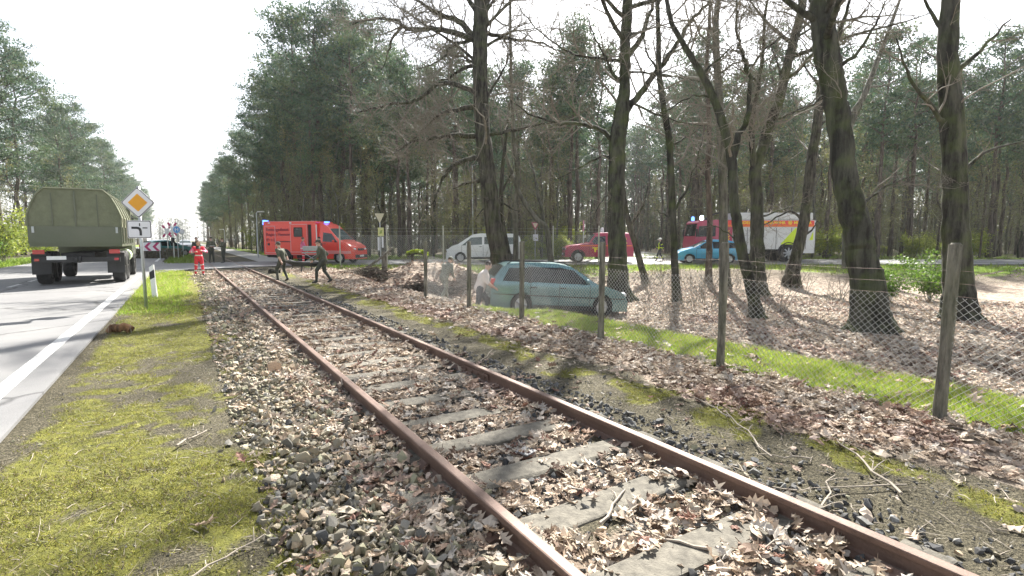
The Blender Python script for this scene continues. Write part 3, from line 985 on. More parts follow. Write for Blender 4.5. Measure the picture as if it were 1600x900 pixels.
def near_tree(name, label, trunk, limbs, bark, seed, base=None, twn=9, twl=1.6, lev=2, group=None, lean=0.0, topk=8, roots=True, ground_ext=0.5, rmin=0.0035, crown=(0, 3)):
    rng = random.Random(seed)
    b = base if base is not None else pixg(trunk[0][0], trunk[0][1])
    D = (b - CAMP).dot(Fv)
    root = thing(name, label, 'tree', b, group=group)
    def P(u, v, dd=0.0):
        return pixd(u, v, D + dd) - b
    tp = [P(u, v, lean * i) for i, (u, v, w) in enumerate(trunk)]
    tr = [w * 0.46 * D / FPX for (u, v, w) in trunk]
    path = smooth_path(tp, 7, rng, tr[0] * 0.02)
    rad = np.interp(np.linspace(0, len(tr) - 1, len(path)), range(len(tr)), tr)
    path = [path[0] - Vector((0, 0, ground_ext))] + path
    rad = np.concatenate([[rad[0] * 1.25], rad])
    mb = MB()
    mb.tube(path, [r * rng.uniform(.97, 1.04) for r in rad], 22)
    fur = [rng.gauss(0, .045) for _ in range(22)]
    for i in range(len(mb.V)):
        c_ = path[i // 22]
        fur[i % 22] = fur[i % 22] * .9 + rng.gauss(0, .018)
        q = Vector(mb.V[i]) - c_
        mb.V[i] = tuple(c_ + q * (1 + fur[i % 22]))
    if roots:
        for k in range(6):
            an = k * 1.05 + rng.uniform(-.3, .3)
            d = Vector((math.cos(an), math.sin(an), 0))
            r = tr[0] * .68
            mb.tube([d * r * .35 + Vector((0, 0, r * 1.8)), d * r * .85 + Vector((0, 0, r * .55)), d * r * 1.45 + Vector((0, 0, 0.03)), d * r * 2.0 + Vector((0, 0, -.12))], [r * .35, r * .38, r * .30, r * .14], 7)
    mb.build('trunk', bark, root, smooth=True)
    tw = MB()
    ls = []
    for pts, w0, *opt in limbs:
        amp = opt[0] if opt else 0.35
        drift = rng.uniform(-amp, amp)
        q = [P(u, v, drift * D * 0.05 * i) for i, (u, v) in enumerate(pts)]
        lp = smooth_path(q, 4, rng, 0.025)
        r0 = w0 * 0.5 * D / FPX
        lr = [max(.008, r0 * (1 - 0.8 * (i / (len(lp) - 1)) ** 0.9)) for i in range(len(lp))]
        lb = MB()
        lb.tube(lp, lr, 9)
        lb.build('limb', bark, root, smooth=True)
        ln = sum((lp[i + 1] - lp[i]).length for i in range(len(lp) - 1))
        kids(tw, lp, lr, max(5, int(ln * twn / 3.2)), min(twl, ln * .5), lev, rng, .12, rmin=rmin)
    if topk:
        kids(tw, path[len(path) // 3:], list(rad[len(path) // 3:]), topk, twl * 1.3, lev, rng, .1, rmin=rmin)
    for i in range(crown[0]):                                  # limbs of the upper crown
        k = int(len(path) * (.58 + .40 * (i + rng.random()) / crown[0]))
        k = min(k, len(path) - 2)
        an = rng.uniform(0, 6.283)
        d = Vector((math.cos(an), math.sin(an), rng.uniform(.15, .9))).normalized()
        L = crown[1] * rng.uniform(.6, 1.2) * (1.25 - .6 * i / crown[0])
        lp = [path[k]]
        for q in range(7):
            d = (d + Vector((rng.gauss(0, .14), rng.gauss(0, .14), rng.gauss(.02, .1)))).normalized()
            lp.append(lp[-1] + d * L / 7)
        lr = [max(.01, min(rad[k] * .6, .09) * (1 - .8 * q / 7)) for q in range(8)]
        lb = MB()
        lb.tube(lp, lr, 7)
        lb.build('limb', bark, root, smooth=True)
        kids(tw, lp, lr, 13, L * .42, 2, rng, .12, rmin=rmin)
    tag(tw.build('twigs', M['twig'], root), kind='stuff')
    return root

near_tree('oak_tree', 'gnarled dark oak with drooping limbs behind the wrecked estate car', [(787, 434, 44), (782, 415, 33), (777, 385, 29), (770, 340, 28), (764, 290, 28), (758, 240, 27), (753, 190, 25), (750, 120, 24), (750, 60, 26), (752, 5, 24), (750, -80, 20), (748, -180, 14), (750, -280, 6)],
    [([(738, 56), (716, 32), (690, 23), (670, 14), (652, 0), (620, -18)], 11), ([(740, 62), (699, 48), (667, 45), (635, 45), (618, 30), (577, 30), (550, 38)], 10), ([(628, 43), (612, 62), (606, 84), (596, 108)], 5),
     ([(742, 62), (704, 72), (696, 87), (673, 101), (650, 108)], 6), ([(744, 100), (719, 110), (700, 122), (672, 128)], 7), ([(745, 144), (716, 134), (687, 131), (658, 153), (641, 159), (589, 168), (560, 176)], 9),
     ([(745, 166), (704, 173), (676, 188), (655, 208), (632, 232)], 9), ([(748, 211), (704, 212), (673, 217), (641, 222), (615, 241)], 9), ([(752, 246), (725, 251), (703, 264), (689, 286), (674, 320)], 10), ([(756, 282), (730, 286), (707, 295)], 8),
     ([(762, 52), (800, 61), (849, 69), (880, 82)], 7), ([(764, 211), (806, 202), (840, 196), (863, 192)], 6), ([(758, 160), (775, 130), (792, 96), (800, 60)], 5), ([(746, 20), (720, -20), (700, -60)], 9), ([(758, 10), (780, -30), (800, -70)], 9), ([(775, 312), (795, 322), (812, 332)], 4), ([(770, 318), (752, 330), (742, 345)], 3)], M['bark_dark'], 3, twn=14, twl=2.6, lev=2, rmin=.006, topk=10, crown=(13, 4.8))

near_tree('beech_tree', 'smooth dark beech with forked crown just right of the wrecked car', [(967, 470, 56), (966, 440, 36), (965, 400, 31), (964, 340, 29), (964, 280, 28), (965, 220, 27), (972, 175, 24), (976, 130, 18), (977, 85, 17), (979, 40, 17), (981, 0, 16), (984, -80, 15), (986, -200, 13), (990, -320, 9), (988, -430, 4)],
    [([(976, 176), (1000, 147), (1031, 107), (1058, 67), (1084, 27), (1111, 2), (1140, -30)], 12), ([(980, 88), (1000, 62), (1013, 27), (1022, 0), (1030, -40)], 10), ([(958, 216), (929, 200), (898, 193), (867, 192), (827, 178), (805, 160)], 8),
     ([(972, 96), (920, 89), (880, 76), (836, 40), (804, 4)], 5), ([(970, 128), (955, 112), (948, 92), (930, 60), (915, 25)], 6), ([(968, 250), (940, 245), (905, 262), (870, 280)], 5), ([(955, 300), (935, 320), (925, 350)], 3), ([(972, 150), (1010, 172), (1060, 190), (1105, 196)], 5), ([(974, 110), (1040, 118), (1100, 130)], 4)], M['bark_beech'], 8, twn=13, twl=2.2, topk=10, rmin=.005, crown=(14, 4.4))

near_tree('forked_tree', 'forked tree leaning left behind the nearest fence posts', [(1183, 498, 30), (1178, 470, 19), (1168, 430, 17), (1158, 390, 17), (1150, 340, 16), (1146, 300, 15), (1143, 250, 15), (1130, 196, 14), (1114, 151, 12), (1094, 111, 11), (1067, 67, 9), (1050, 36, 8), (1042, 0, 7), (1036, -40, 4)],
    [([(1145, 246), (1156, 209), (1169, 178), (1171, 133), (1162, 89), (1153, 67), (1151, 22), (1155, -20)], 11), ([(1112, 152), (1085, 150), (1050, 168), (1020, 180)], 4), ([(1166, 110), (1190, 85), (1215, 60), (1250, 40)], 5), ([(1098, 118), (1125, 90), (1160, 60)], 5), ([(1156, 380), (1130, 360), (1110, 350)], 3)], M['bark_beech'], 12, twn=15, twl=1.7, rmin=.004, topk=14)

near_tree('twin_stem_tree', 'tall tree splitting into two stems in front of the fire engine', [(1187, 462, 34), (1184, 430, 25), (1183, 380, 22), (1183, 320, 20), (1180, 270, 19), (1192, 230, 17), (1202, 196, 17), (1216, 160, 16), (1231, 98, 15), (1244, 49, 14), (1253, 9, 13), (1262, -80, 12), (1268, -200, 9), (1270, -330, 4)],
    [([(1179, 272), (1176, 230), (1175, 191), (1187, 120), (1193, 58), (1198, 0), (1202, -40)], 11), ([(1205, 190), (1230, 180), (1262, 165), (1290, 140)], 5), ([(1222, 140), (1215, 100), (1200, 60)], 5), ([(1240, 60), (1275, 40), (1310, 10)], 5), ([(1183, 340), (1215, 330), (1250, 315)], 4), ([(1186, 130), (1160, 110), (1135, 100)], 4)], M['bark_beech'], 17, twn=15, twl=1.9, rmin=.0045, topk=10, crown=(12, 3.8))

near_tree('leaning_beech_tree', 'thick dark beech trunk with flared foot leaning left at the right', [(1362, 519, 78), (1358, 490, 58), (1354, 440, 50), (1345, 400, 44), (1338, 360, 41), (1329, 320, 41), (1320, 280, 37), (1312, 200, 35), (1301, 133, 38), (1292, 89, 38), (1287, 44, 36), (1283, 0, 37), (1275, -80, 32), (1266, -200, 27), (1258, -360, 21), (1252, -520, 13), (1250, -660, 5)],
    [([(1306, 103), (1333, 89), (1369, 36), (1385, 0)], 8), ([(1300, 92), (1316, 36), (1327, 0), (1340, -40)], 9), ([(1290, 20), (1310, -40), (1350, -90)], 12), ([(1280, -20), (1230, -60), (1180, -110)], 10), ([(1286, 150), (1262, 168), (1236, 176)], 4), ([(1338, 330), (1370, 300), (1405, 282), (1450, 270)], 5)], M['bark_beech'], 23, twn=14, twl=1.8, rmin=.004, topk=10, crown=(14, 3.8))

near_tree('slanting_tree', 'brownish trunk slanting right, crossing the rear end of the fire engine', [(1237, 436, 28), (1243, 405, 19), (1254, 359, 17), (1262, 304, 16), (1268, 250, 16), (1274, 213, 15), (1282, 151, 14), (1290, 90, 12), (1300, 20, 10), (1310, -50, 6)],
    [([(1256, 345), (1235, 330), (1205, 345), (1180, 360)], 5), ([(1276, 200), (1305, 180), (1340, 175)], 5), ([(1284, 140), (1262, 110), (1250, 70)], 5), ([(1250, 372), (1268, 360), (1278, 345)], 5)], M['bark_dark'], 29, twn=13, twl=1.9, rmin=.005, topk=12)

near_tree('slim_tree', 'slim upright tree left of the blue hatchback, bent near the top', [(1058, 471, 18), (1055, 430, 12), (1053, 373, 11), (1050, 311, 11), (1046, 222, 11), (1037, 169, 10), (1030, 111, 9), (1029, 60, 8), (1027, 0, 7), (1025, -60, 4)],
    [([(1052, 330), (1075, 290), (1090, 250), (1100, 200)], 5), ([(1030, 115), (1010, 80), (1000, 40)], 4), ([(1046, 230), (1070, 215), (1100, 200)], 4), ([(1050, 345), (1030, 332), (1022, 328)], 4)], M['bark_beech'], 31, twn=13, twl=1.7, rmin=.005, topk=14)

near_tree('pale_straight_tree', 'pale straight trunk standing close behind the forked tree', [(1133, 446, 20), (1131, 400, 15), (1130, 330, 14), (1129, 260, 14), (1126, 200, 14), (1121, 111, 12), (1118, 44, 11), (1124, -10, 8), (1128, -60, 5)],
    [([(1122, 120), (1145, 100), (1170, 96)], 5), ([(1120, 80), (1095, 55), (1080, 20)], 5), ([(1128, 230), (1105, 225), (1080, 240)], 4)], M['bark_grey'], 37, twn=13, twl=2.0, rmin=.006, topk=14)

near_tree('thin_sapling', 'thin upright sapling stem rising over the roof of the wrecked car', [(806, 424, 11), (806, 380, 9), (806, 320, 8), (809, 275, 8), (804, 230, 7), (800, 160, 6), (798, 80, 5), (797, 0, 4), (797, -60, 2)],
    [([(806, 350), (815, 338), (824, 322)], 3), ([(803, 220), (830, 200), (850, 170)], 3), ([(800, 140), (780, 110), (770, 70)], 3)], M['bark_grey'], 41, twn=8, twl=1.3, roots=False)
near_tree('bent_sapling', 'bent sapling forking low, left of the red off-road vehicle', [(863, 424, 12), (858, 385, 10), (853, 356, 9), (838, 342, 8), (815, 309, 7), (797, 264, 6), (785, 220, 4), (780, 170, 2)],
    [([(853, 358), (842, 309), (833, 270), (822, 230), (815, 180), (820, 120)], 6), ([(838, 342), (826, 345), (812, 338)], 3)], M['bark_grey'], 43, twn=8, twl=1.2, roots=False)
near_tree('bowed_sapling', 'dark sapling bowing left beside the trunk of the forked beech', [(1009, 443, 13), (1001, 412, 11), (993, 382, 10), (982, 346, 9), (975, 304, 7), (972, 260, 5), (975, 210, 3)],
    [([(985, 352), (1005, 320), (1012, 285)], 4)], M['bark_dark'], 47, twn=8, twl=1.1, roots=False)
near_tree('slender_leaning_tree', 'slender stem leaning right from behind the thick beech trunk', [(1322, 420, 14), (1324, 330, 12), (1329, 196, 9), (1351, 147, 9), (1378, 76, 7), (1398, 22, 5), (1420, -40, 3)],
    [([(1329, 200), (1345, 170), (1350, 120)], 4), ([(1356, 138), (1390, 130), (1430, 110)], 4)], M['bark_grey'], 53, twn=8, twl=1.4, roots=False)
near_tree('second_oak_stem', 'dark leaning stem close beside the foot of the oak', [(800, 430, 14), (795, 405, 12), (788, 370, 11), (783, 330, 9), (784, 280, 7), (790, 220, 5), (796, 160, 3)],
    [([(784, 300), (800, 270), (812, 240)], 4)], M['bark_dark'], 59, twn=8, twl=1.3, roots=False)
near_tree('roadside_tree', 'dark trunk near the road between the slim tree and the pale trunk', [(1107, 442, 14), (1108, 400, 10), (1109, 340, 9), (1106, 270, 9), (1108, 200, 8), (1104, 120, 7), (1108, 40, 6), (1110, -30, 3)],
    [([(1107, 280), (1090, 255), (1082, 220)], 4), ([(1106, 160), (1125, 130), (1140, 90)], 4)], M['bark_pine'], 61, twn=8, twl=1.6, roots=False)
near_tree('outer_beech_tree', 'large beech at the far right edge, beyond the leaning trunk', [(1500, 500, 60), (1498, 450, 42), (1494, 380, 38), (1492, 300, 36), (1488, 200, 34), (1480, 100, 30), (1484, 0, 26), (1490, -100, 16), (1490, -180, 8)],
    [([(1488, 200), (1450, 160), (1415, 110), (1400, 60)], 9), ([(1484, 120), (1530, 80), (1580, 30)], 10), ([(1490, 280), (1540, 240), (1600, 220)], 8), ([(1482, 60), (1450, 10), (1430, -40)], 8)], M['bark_beech'], 67, twn=8, twl=1.6)

# ------------------------------------------------------------------ the wood
def pine_proto(seed, H, cb, dense=1.0, dark=1.0, crown_r=2.8):
    r = np.random.default_rng(seed)
    rng = random.Random(seed)
    mb = MB()
    n = 10
    wob = [Vector((rng.gauss(0, .12), rng.gauss(0, .12), 0)) for _ in range(n + 1)]
    path = [Vector((0, 0, H * k / n)) + wob[k] * (k / n) * 2 for k in range(n + 1)]
    path[0].z = -0.3
    r0 = 0.012 * H
    mb.tube(path, [r0 * (1.18 if k == 0 else 1 - 0.83 * k / n) for k in range(n + 1)], 8)
    cen, size = [], []
    nb = int(34 * dense)
    for i in range(nb):
        t = cb + (1 - cb) * (i + rng.random()) / nb
        f = min(t, .995) * n
        k = min(int(f), n - 1)
        p = path[k].lerp(path[k + 1], f - k)
        rel = (t - cb) / (1 - cb)
        L = crown_r * (0.55 + 0.6 * math.sin(math.pi * min(1, rel * 0.75 + .22))) * rng.uniform(.5, 1.15) * (1.0 if rel < .8 else 0.75)
        an = rng.uniform(0, 6.283)
        d = Vector((math.cos(an), math.sin(an), rng.uniform(-.05, .5) + 0.5 * rel))
        pts = [p, p + d * L * .5 + Vector((0, 0, rng.uniform(-.15, .1))), p + d * L + Vector((0, 0, rng.uniform(-.1, .35)))]
        mb.tube(pts, [.055 * (1.2 - rel), .035, .015], 4, False)
        for q in range(rng.randint(4, 7)):
            s = rng.uniform(.35, 1.08)
            c = pts[0].lerp(pts[2], s) + Vector((rng.gauss(0, .32), rng.gauss(0, .32), rng.gauss(0, .15)))
            cen.append(c); size.append(rng.uniform(.28, .55))
    for i in range(rng.randint(5, 10)):                     # dead snags under the crown
        t = rng.uniform(cb * .45, cb)
        p = path[min(int(t * n), n - 1)].lerp(path[min(int(t * n), n - 1) + 1], t * n - int(t * n))
        an = rng.uniform(0, 6.283)
        d = Vector((math.cos(an), math.sin(an), rng.uniform(-.3, .2)))
        mb.tube([p, p + d * .8, p + d * rng.uniform(1.2, 2.2) + Vector((0, 0, -.15))], [.03, .018, .008], 3, False)
    C = np.array([c[:] for c in cen]); S = np.array(size)
    per = int(30 * min(1.3, dense))
    ix = np.repeat(np.arange(len(C)), per)
    N = len(ix)
    pos = C[ix] + r.normal(0, 1, (N, 3)) * S[ix][:, None] * np.array([1, 1, .5])
    dirv = r.normal(0, 1, (N, 3)) + np.array([0, 0, .6])
    dirv /= np.linalg.norm(dirv, axis=1)[:, None]
    sd_ = np.cross(dirv, r.normal(0, 1, (N, 3)))
    sd_ /= np.linalg.norm(sd_, axis=1)[:, None] + 1e-9
    ln, wd = r.uniform(.17, .38, N)[:, None], r.uniform(.035, .09, N)[:, None]
    V = np.stack([pos - sd_ * wd, pos + sd_ * wd, pos + dirv * ln], 1).reshape(-1, 3)
    pal = np.array([[.055, .098, .058], [.070, .125, .068], [.092, .145, .066], [.060, .105, .072], [.115, .150, .066]]) * dark
    cc = pal[r.integers(0, 5, len(C))] * r.uniform(.8, 1.25, len(C))[:, None]
    col = np.repeat(cc[ix] * r.uniform(.85, 1.15, N)[:, None], 3, axis=0)
    return mb.mesh('trunk', M['bark_pine'], True), np_mesh('crown', V, np.arange(3 * N).reshape(N, 3), M['needle'], col)

def bare_proto(seed, H, nl=14, bark='bark_grey', leaf=0, r0=None):
    rng = random.Random(seed)
    r = np.random.default_rng(seed)
    mb, tw = MB(), MB()
    n = 9
    path = [Vector((rng.gauss(0, .10) * k / 2, rng.gauss(0, .10) * k / 2, H * k / n)) for k in range(n + 1)]
    path[0].z = -0.3
    r0 = r0 or H * 0.009
    rad = [r0 * (1 - .88 * k / n) for k in range(n + 1)]
    mb.tube(path, rad, 7)
    for i in range(nl):
        t = 0.18 + 0.8 * (i + rng.random()) / nl
        f = t * n
        k = min(int(f), n - 1)
        p = path[k].lerp(path[k + 1], f - k)
        an = rng.uniform(0, 6.283)
        L = H * .2 * (1.25 - t * .8) * rng.uniform(.6, 1.3)
        d = Vector((math.cos(an), math.sin(an), rng.uniform(.25, 1.0))).normalized()
        q, pts = p.copy(), [p.copy()]
        for s in range(4):
            d = (d + Vector((rng.gauss(0, .15), rng.gauss(0, .15), rng.gauss(0, .12) + .04))).normalized()
            q = q + d * L / 4
            pts.append(q.copy())
        rr = [max(.012, rad[k] * .5 * (1 - .8 * s / 4)) for s in range(5)]
        tw.tube(pts, rr, 4, False)
        kids(tw, pts, rr, 8, L * .5, 1, rng, .15, .3, rmin=.011)
    tm, cm = mb.mesh('trunk', M[bark], True), tw.mesh('crown', M['wood_twig'])
    lm = None
    if leaf:
        tips = np.array(tw.V)
        tips = tips[r.integers(0, len(tips), leaf)] + r.normal(0, .22, (leaf, 3))
        lm = leaf_mesh(r, tips, .07, [(.20, .22, .08), (.26, .27, .08), (.17, .19, .08), (.22, .20, .11)])
    return tm, cm, lm

def leaf_mesh(r, P, s, pal, name='foliage'):
    N = len(P)
    a = r.normal(0, 1, (N, 3)); a /= np.linalg.norm(a, axis=1)[:, None]
    b = np.cross(a, r.normal(0, 1, (N, 3))); b /= np.linalg.norm(b, axis=1)[:, None] + 1e-9
    L = (s * r.uniform(.6, 1.5, N))[:, None]
    V = np.stack([P - a * L, P + b * L * .45, P + a * L, P - b * L * .45], 1).reshape(-1, 3)
    T = np.arange(4 * N).reshape(N, 4)
    col = np.repeat(np.array(pal)[r.integers(0, len(pal), N)] * r.uniform(.7, 1.25, N)[:, None], 4, axis=0)
    return np_mesh(name, V, T, M['leafy'], col)

def put_tree(name, label, parts, p, s, rz, group, cat='tree', sz=None):
    root = thing(name, label, cat, p, rz, group)
    root.scale = (s, s, sz or s)
    for me_ in parts:
        if me_ is not None:
            link(me_.name.split('.')[0], me_, root)
    return root

PH = [pine_proto(101, 22, .40, 1.6, 1.1, 3.7), pine_proto(102, 23, .36, 1.7, 1.05, 4.0), pine_proto(103, 21, .46, 1.5, 1.15, 3.4), pine_proto(107, 22, .33, 1.6, 1.1, 3.8)]
PN = [pine_proto(111, 18, .52, .95, 1.1, 2.3), pine_proto(112, 17, .46, .85, 1.15, 2.1), pine_proto(113, 19, .58, .9, 1.05, 2.5), pine_proto(114, 17.5, .62, .75, 1.1, 2.2), pine_proto(115, 18.5, .50, .85, 1.2, 2.0)]
BP = [bare_proto(121, 13, 15, leaf=900), bare_proto(122, 11, 14, 'bark_beech', leaf=1100), bare_proto(123, 15, 16, leaf=700), bare_proto(124, 9, 13, leaf=1900), bare_proto(125, 12, 14, 'bark_pine', leaf=1100)]
rng = random.Random(77)
placed = []
def free(p, d):
    for q in placed:
        if (q[0] - p[0]) ** 2 + (q[1] - p[1]) ** 2 < d * d:
            return False
    placed.append((p[0], p[1]))
    return True
LT = 'tall dark pine in the stand right of the track beyond the crossing'
for (u, Z, H, k) in ((505, 50, 21.5, 1), (470, 53, 22.5, 0), (540, 51, 22.0, 3), (575, 55, 22.5, 1), (448, 60, 21, 2), (520, 60, 22, 0), (600, 58, 20, 3), (430, 68, 21, 1), (485, 67, 22, 3), (555, 64, 22.5, 2), (632, 60, 19.5, 0), (612, 68, 20, 1), (415, 76, 20.5, 0), (455, 76, 21, 2), (500, 77, 22, 1)):
    w = cw((u - 800) / FPX * Z, Z)
    placed.append((w.x, w.y))
    put_tree('tall_pine_tree', LT, PH[k], (w.x, w.y, -.06), H / (22, 23, 21, 22)[k], rng.uniform(0, 6.28), 'tall pines right of the track')
LR = 'pine lining the right side of the track far beyond the crossing'
for k in range(46):
    y = 82 + k * 5.2 + rng.uniform(-2, 2)
    x = 9.2 + rng.choice((0, 0, 3.5, 7.5)) + rng.uniform(-.8, .8)
    q = rng.randrange(4)
    put_tree('trackside_pine_tree', LR, PH[q], (x, y, -.06), rng.uniform(.8, .98), rng.uniform(0, 6.28), 'pines lining the right of the track')
LL = 'pine in the row left of the road, receding to the distance'
for k in range(58):
    y = 46 + k * 4.6 + rng.uniform(-2, 2)
    x = -13.5 - rng.choice((0, 0, 3.5, 7, 11)) + rng.uniform(-.8, .8)
    q = rng.randrange(4)
    put_tree('left_row_pine_tree', LL, PH[q], (x, y, -.06), rng.uniform(.82, 1.0), rng.uniform(0, 6.28), 'pines left of the road')
LW = 'slender pine in the wood behind the emergency vehicles'
c = 0
tries = 0
while c < 210 and tries < 8000:
    tries += 1
    Z = 45.5 + 52 * rng.random() ** 1.25
    lo, hi = -0.46 * Z, 1.06 * Z
    xc = rng.uniform(lo, hi)
    if 7 < xc - (Z - 41) * .1 < 15 and Z < 72:
        continue
    w = cw(xc, Z)
    if w.x < 9.5 or w.y > 150 or not free(w, 2.3):
        continue
    k = rng.randrange(5)
    put_tree('slender_pine_tree', LW, PN[k], (w.x, w.y, -.06), rng.uniform(.82, 1.08), rng.uniform(0, 6.28), 'slender pines behind the road')
    c += 1
LB = 'bare broadleaf tree among the pines behind the road'
c = tries = 0
while c < 130 and tries < 6000:
    tries += 1
    Z = 43.5 + 42 * rng.random() ** 1.5
    xc = rng.uniform(-0.46 * Z, 1.05 * Z)
    if 6.5 < xc - (Z - 41) * .1 < 15.5 and Z < 74:
        continue
    w = cw(xc, Z)
    if w.x < 9 or not free(w, 1.5):
        continue
    k = rng.randrange(5)
    put_tree('bare_broadleaf_tree', LB, BP[k], (w.x, w.y, -.06), rng.uniform(.75, 1.15), rng.uniform(0, 6.28), 'bare trees among the pines')
    c += 1
LE = 'bare tree at the edge of the wood along the track or road'
for k in range(36):
    y = 48 + k * 4 + rng.uniform(-2, 2)
    put_tree('edge_broadleaf_tree', LE, BP[rng.randrange(5)], (8.4 + rng.uniform(-.5, 2), y, -.06), rng.uniform(.6, .95), rng.uniform(0, 6.28), 'bare trees along the wood edge')
    if k % 2:
        put_tree('edge_broadleaf_tree', LE, BP[rng.randrange(5)], (-12 + rng.uniform(-2, .5), y, -.06), rng.uniform(.6, .95), rng.uniform(0, 6.28), 'bare trees along the wood edge')

# the depth of the wood, one mass of far trees
def far_wood():
    r = np.random.default_rng(5)
    rg = random.Random(5)
    tb = MB()
    P, Sx = [], []
    for k in range(820):
        if k < 620:
            Z = rg.uniform(92, 170)
            w = cw(rg.uniform(-.44 * Z, 1.1 * Z), Z)
            if w.x < 11: continue
        elif k < 690:
            w = Vector((rg.uniform(-60, -25), rg.uniform(60, 380), 0))
        else:
            w = Vector((rg.uniform(14, 60), rg.uniform(130, 420), 0)) if k < 770 else Vector((rg.uniform(-30, 30), rg.uniform(440, 520), 0))
        H = rg.uniform(15, 19)
        tb.tube([(w.x, w.y, -.2), (w.x + rg.uniform(-.4, .4), w.y, H)], [.2, .04], 4, False)
        for q in range(46):
            h = H * (0.40 + 0.62 * rg.random()) if q < 26 else H * .42 * rg.random()
            a, R = rg.uniform(0, 6.28), (2.4 if q < 26 else 3.6) * rg.random()
            P.append((w.x + math.cos(a) * R, w.y + math.sin(a) * R, h))
    P = np.array(P)
    per = 7
    Q = np.repeat(P, per, axis=0) + r.normal(0, .55, (len(P) * per, 3))
    N = len(Q)
    a = r.normal(0, 1, (N, 3)); b = r.normal(0, 1, (N, 3))
    V = np.stack([Q, Q + a * .35, Q + b * .3], 1).reshape(-1, 3)
    col = np.repeat(np.array([[.055, .078, .05], [.07, .09, .055], [.085, .10, .06]])[r.integers(0, 3, N)], 3, axis=0)
    root = tag(link('far_wood', np_mesh('far_wood', V, np.arange(3 * N).reshape(N, 3), M['needle'], col)), kind='stuff', label='dense mass of distant pines deep behind the road', cat='wood')
    tag(tb.build('trunks', M['bark_pine'], root), kind='stuff')
    # tangled undergrowth between the trunks
    ub = MB()
    for k in range(1900):
        Z = rg.uniform(44.5, 120)
        xc = rg.uniform(-.46 * Z, 1.05 * Z)
        if 7 < xc - (Z - 41) * .1 < 15 and Z < 73: continue
        w = cw(xc, Z)
        if w.x < 9: continue
        h = rg.uniform(1.5, 7.5)
        d = Vector((rg.gauss(0, .25), rg.gauss(0, .25), 1))
        p = Vector((w.x, w.y, -.1))
        e = p + d * h
        mid = p.lerp(e, .5) + Vector((rg.gauss(0, .2), rg.gauss(0, .2), 0))
        ub.tube([p, mid, e], [.03, .02, .01], 3, False)
        for q in range(9):
            s = p.lerp(e, rg.uniform(.2, 1))
            t = s + Vector((rg.gauss(0, .5), rg.gauss(0, .5), rg.uniform(.2, .9)))
            ub.tube([s, t], [.012, .007], 3, False)
    tag(ub.build('undergrowth', M['wood_twig'], root), kind='stuff')
far_wood()

# ------------------------------------------------------------------ shrubs
def shrub_proto(seed, h, ns, leaf=0, pal=None, ls=.05):
    rng = random.Random(seed)
    r = np.random.default_rng(seed)
    st = MB()
    for k in range(ns):
        an = rng.uniform(0, 6.283)
        d = Vector((math.cos(an) * rng.uniform(.1, .55), math.sin(an) * rng.uniform(.1, .55), 1)).normalized()
        q, pts = Vector((rng.gauss(0, .08), rng.gauss(0, .08), -.08)), []
        L = h * rng.uniform(.6, 1.15)
        for s in range(6):
            pts.append(q.copy())
            d = (d + Vector((rng.gauss(0, .14), rng.gauss(0, .14), rng.gauss(-.02, .1)))).normalized()
            q = q + d * L / 5
        rr = [.013 * (1 - .75 * s / 5) for s in range(6)]
        st.tube(pts, rr, 4, False)
        kids(st, pts, rr, 6, L * .38, 1, rng, .2, .2, rmin=.003)
    sm = st.mesh('stems', M['twig'])
    lm = None
    if leaf:
        v = np.array(st.V)
        v = v[v[:, 2] > h * .15]
        lm = leaf_mesh(r, v[r.integers(0, len(v), leaf)] + r.normal(0, h * .06, (leaf, 3)), ls, pal)
    return sm, lm
G1 = [(.10, .19, .03), (.16, .27, .04), (.07, .13, .025)]
G2 = [(.26, .31, .05), (.33, .36, .06), (.20, .26, .05)]
SB = [shrub_proto(201, 1.7, 7), shrub_proto(202, 2.3, 5), shrub_proto(203, 1.2, 9), shrub_proto(204, 3.0, 5)]
SL = [shrub_proto(211, 1.6, 9, 2600, G1, .045), shrub_proto(212, 2.6, 9, 2600, G2, .07), shrub_proto(213, 1.5, 12, 5200, G2, .05)]
for (u, v, k_, sc_) in ((560, 432, 2, .6), (585, 436, 0, .5), (640, 428, 2, .7), (665, 420, 0, .7), (690, 412, 2, .8), (715, 405, 1, .6), (740, 408, 0, .8), (620, 425, 2, .5), (700, 425, 2, .6), (755, 418, 3, .6)):
    put_tree('heap_brushwood', 'dry brushwood sticking out of the leaf mound left of the oak', SB[k_], pixg(u, v), sc_, rng.uniform(0, 6.28), 'brushwood on the mound', 'brushwood')
LS = 'bare twiggy shrub in the leaf-strewn hollow behind the fence'
for k in range(44):
    if k < 34:
        u, v = rng.uniform(985, 1330), rng.uniform(425, 505)
    else:
        u, v = rng.uniform(825, 960), rng.uniform(417, 440)
    p = pixg(u, v)
    put_tree('bare_shrub', LS, SB[rng.randrange(4)], p, rng.uniform(.5, 1.0), rng.uniform(0, 6.28), 'bare shrubs in the hollow', 'shrub')
for (u, v, Z, k, s, lab) in ((1392, 0, 19, 0, 1.0, 'leafy green shrub right of the thick leaning trunk'), (1455, 0, 20, 0, 1.1, 'leafy green shrub at the far right behind the fence'),
                             (878, 0, 43, 2, 1.25, 'rounded bright green bush beyond the red off-road vehicle'), (1160, 0, 45, 2, .9, 'small round yellow-green bush behind the blue hatchback'),
                             (1240, 0, 44, 2, 1.0, 'pale bush behind the slanting trunk at the roadside'), (828, 0, 44, 1, .7, 'loose yellowish bush behind the white van')):
    w = cw((u - 800) / FPX * Z, Z)
    put_tree('leafy_shrub', lab, SL[k], on(w), s, rng.uniform(0, 6.28), None, 'shrub')
LU = 'fresh green undergrowth bush at the foot of the wood'
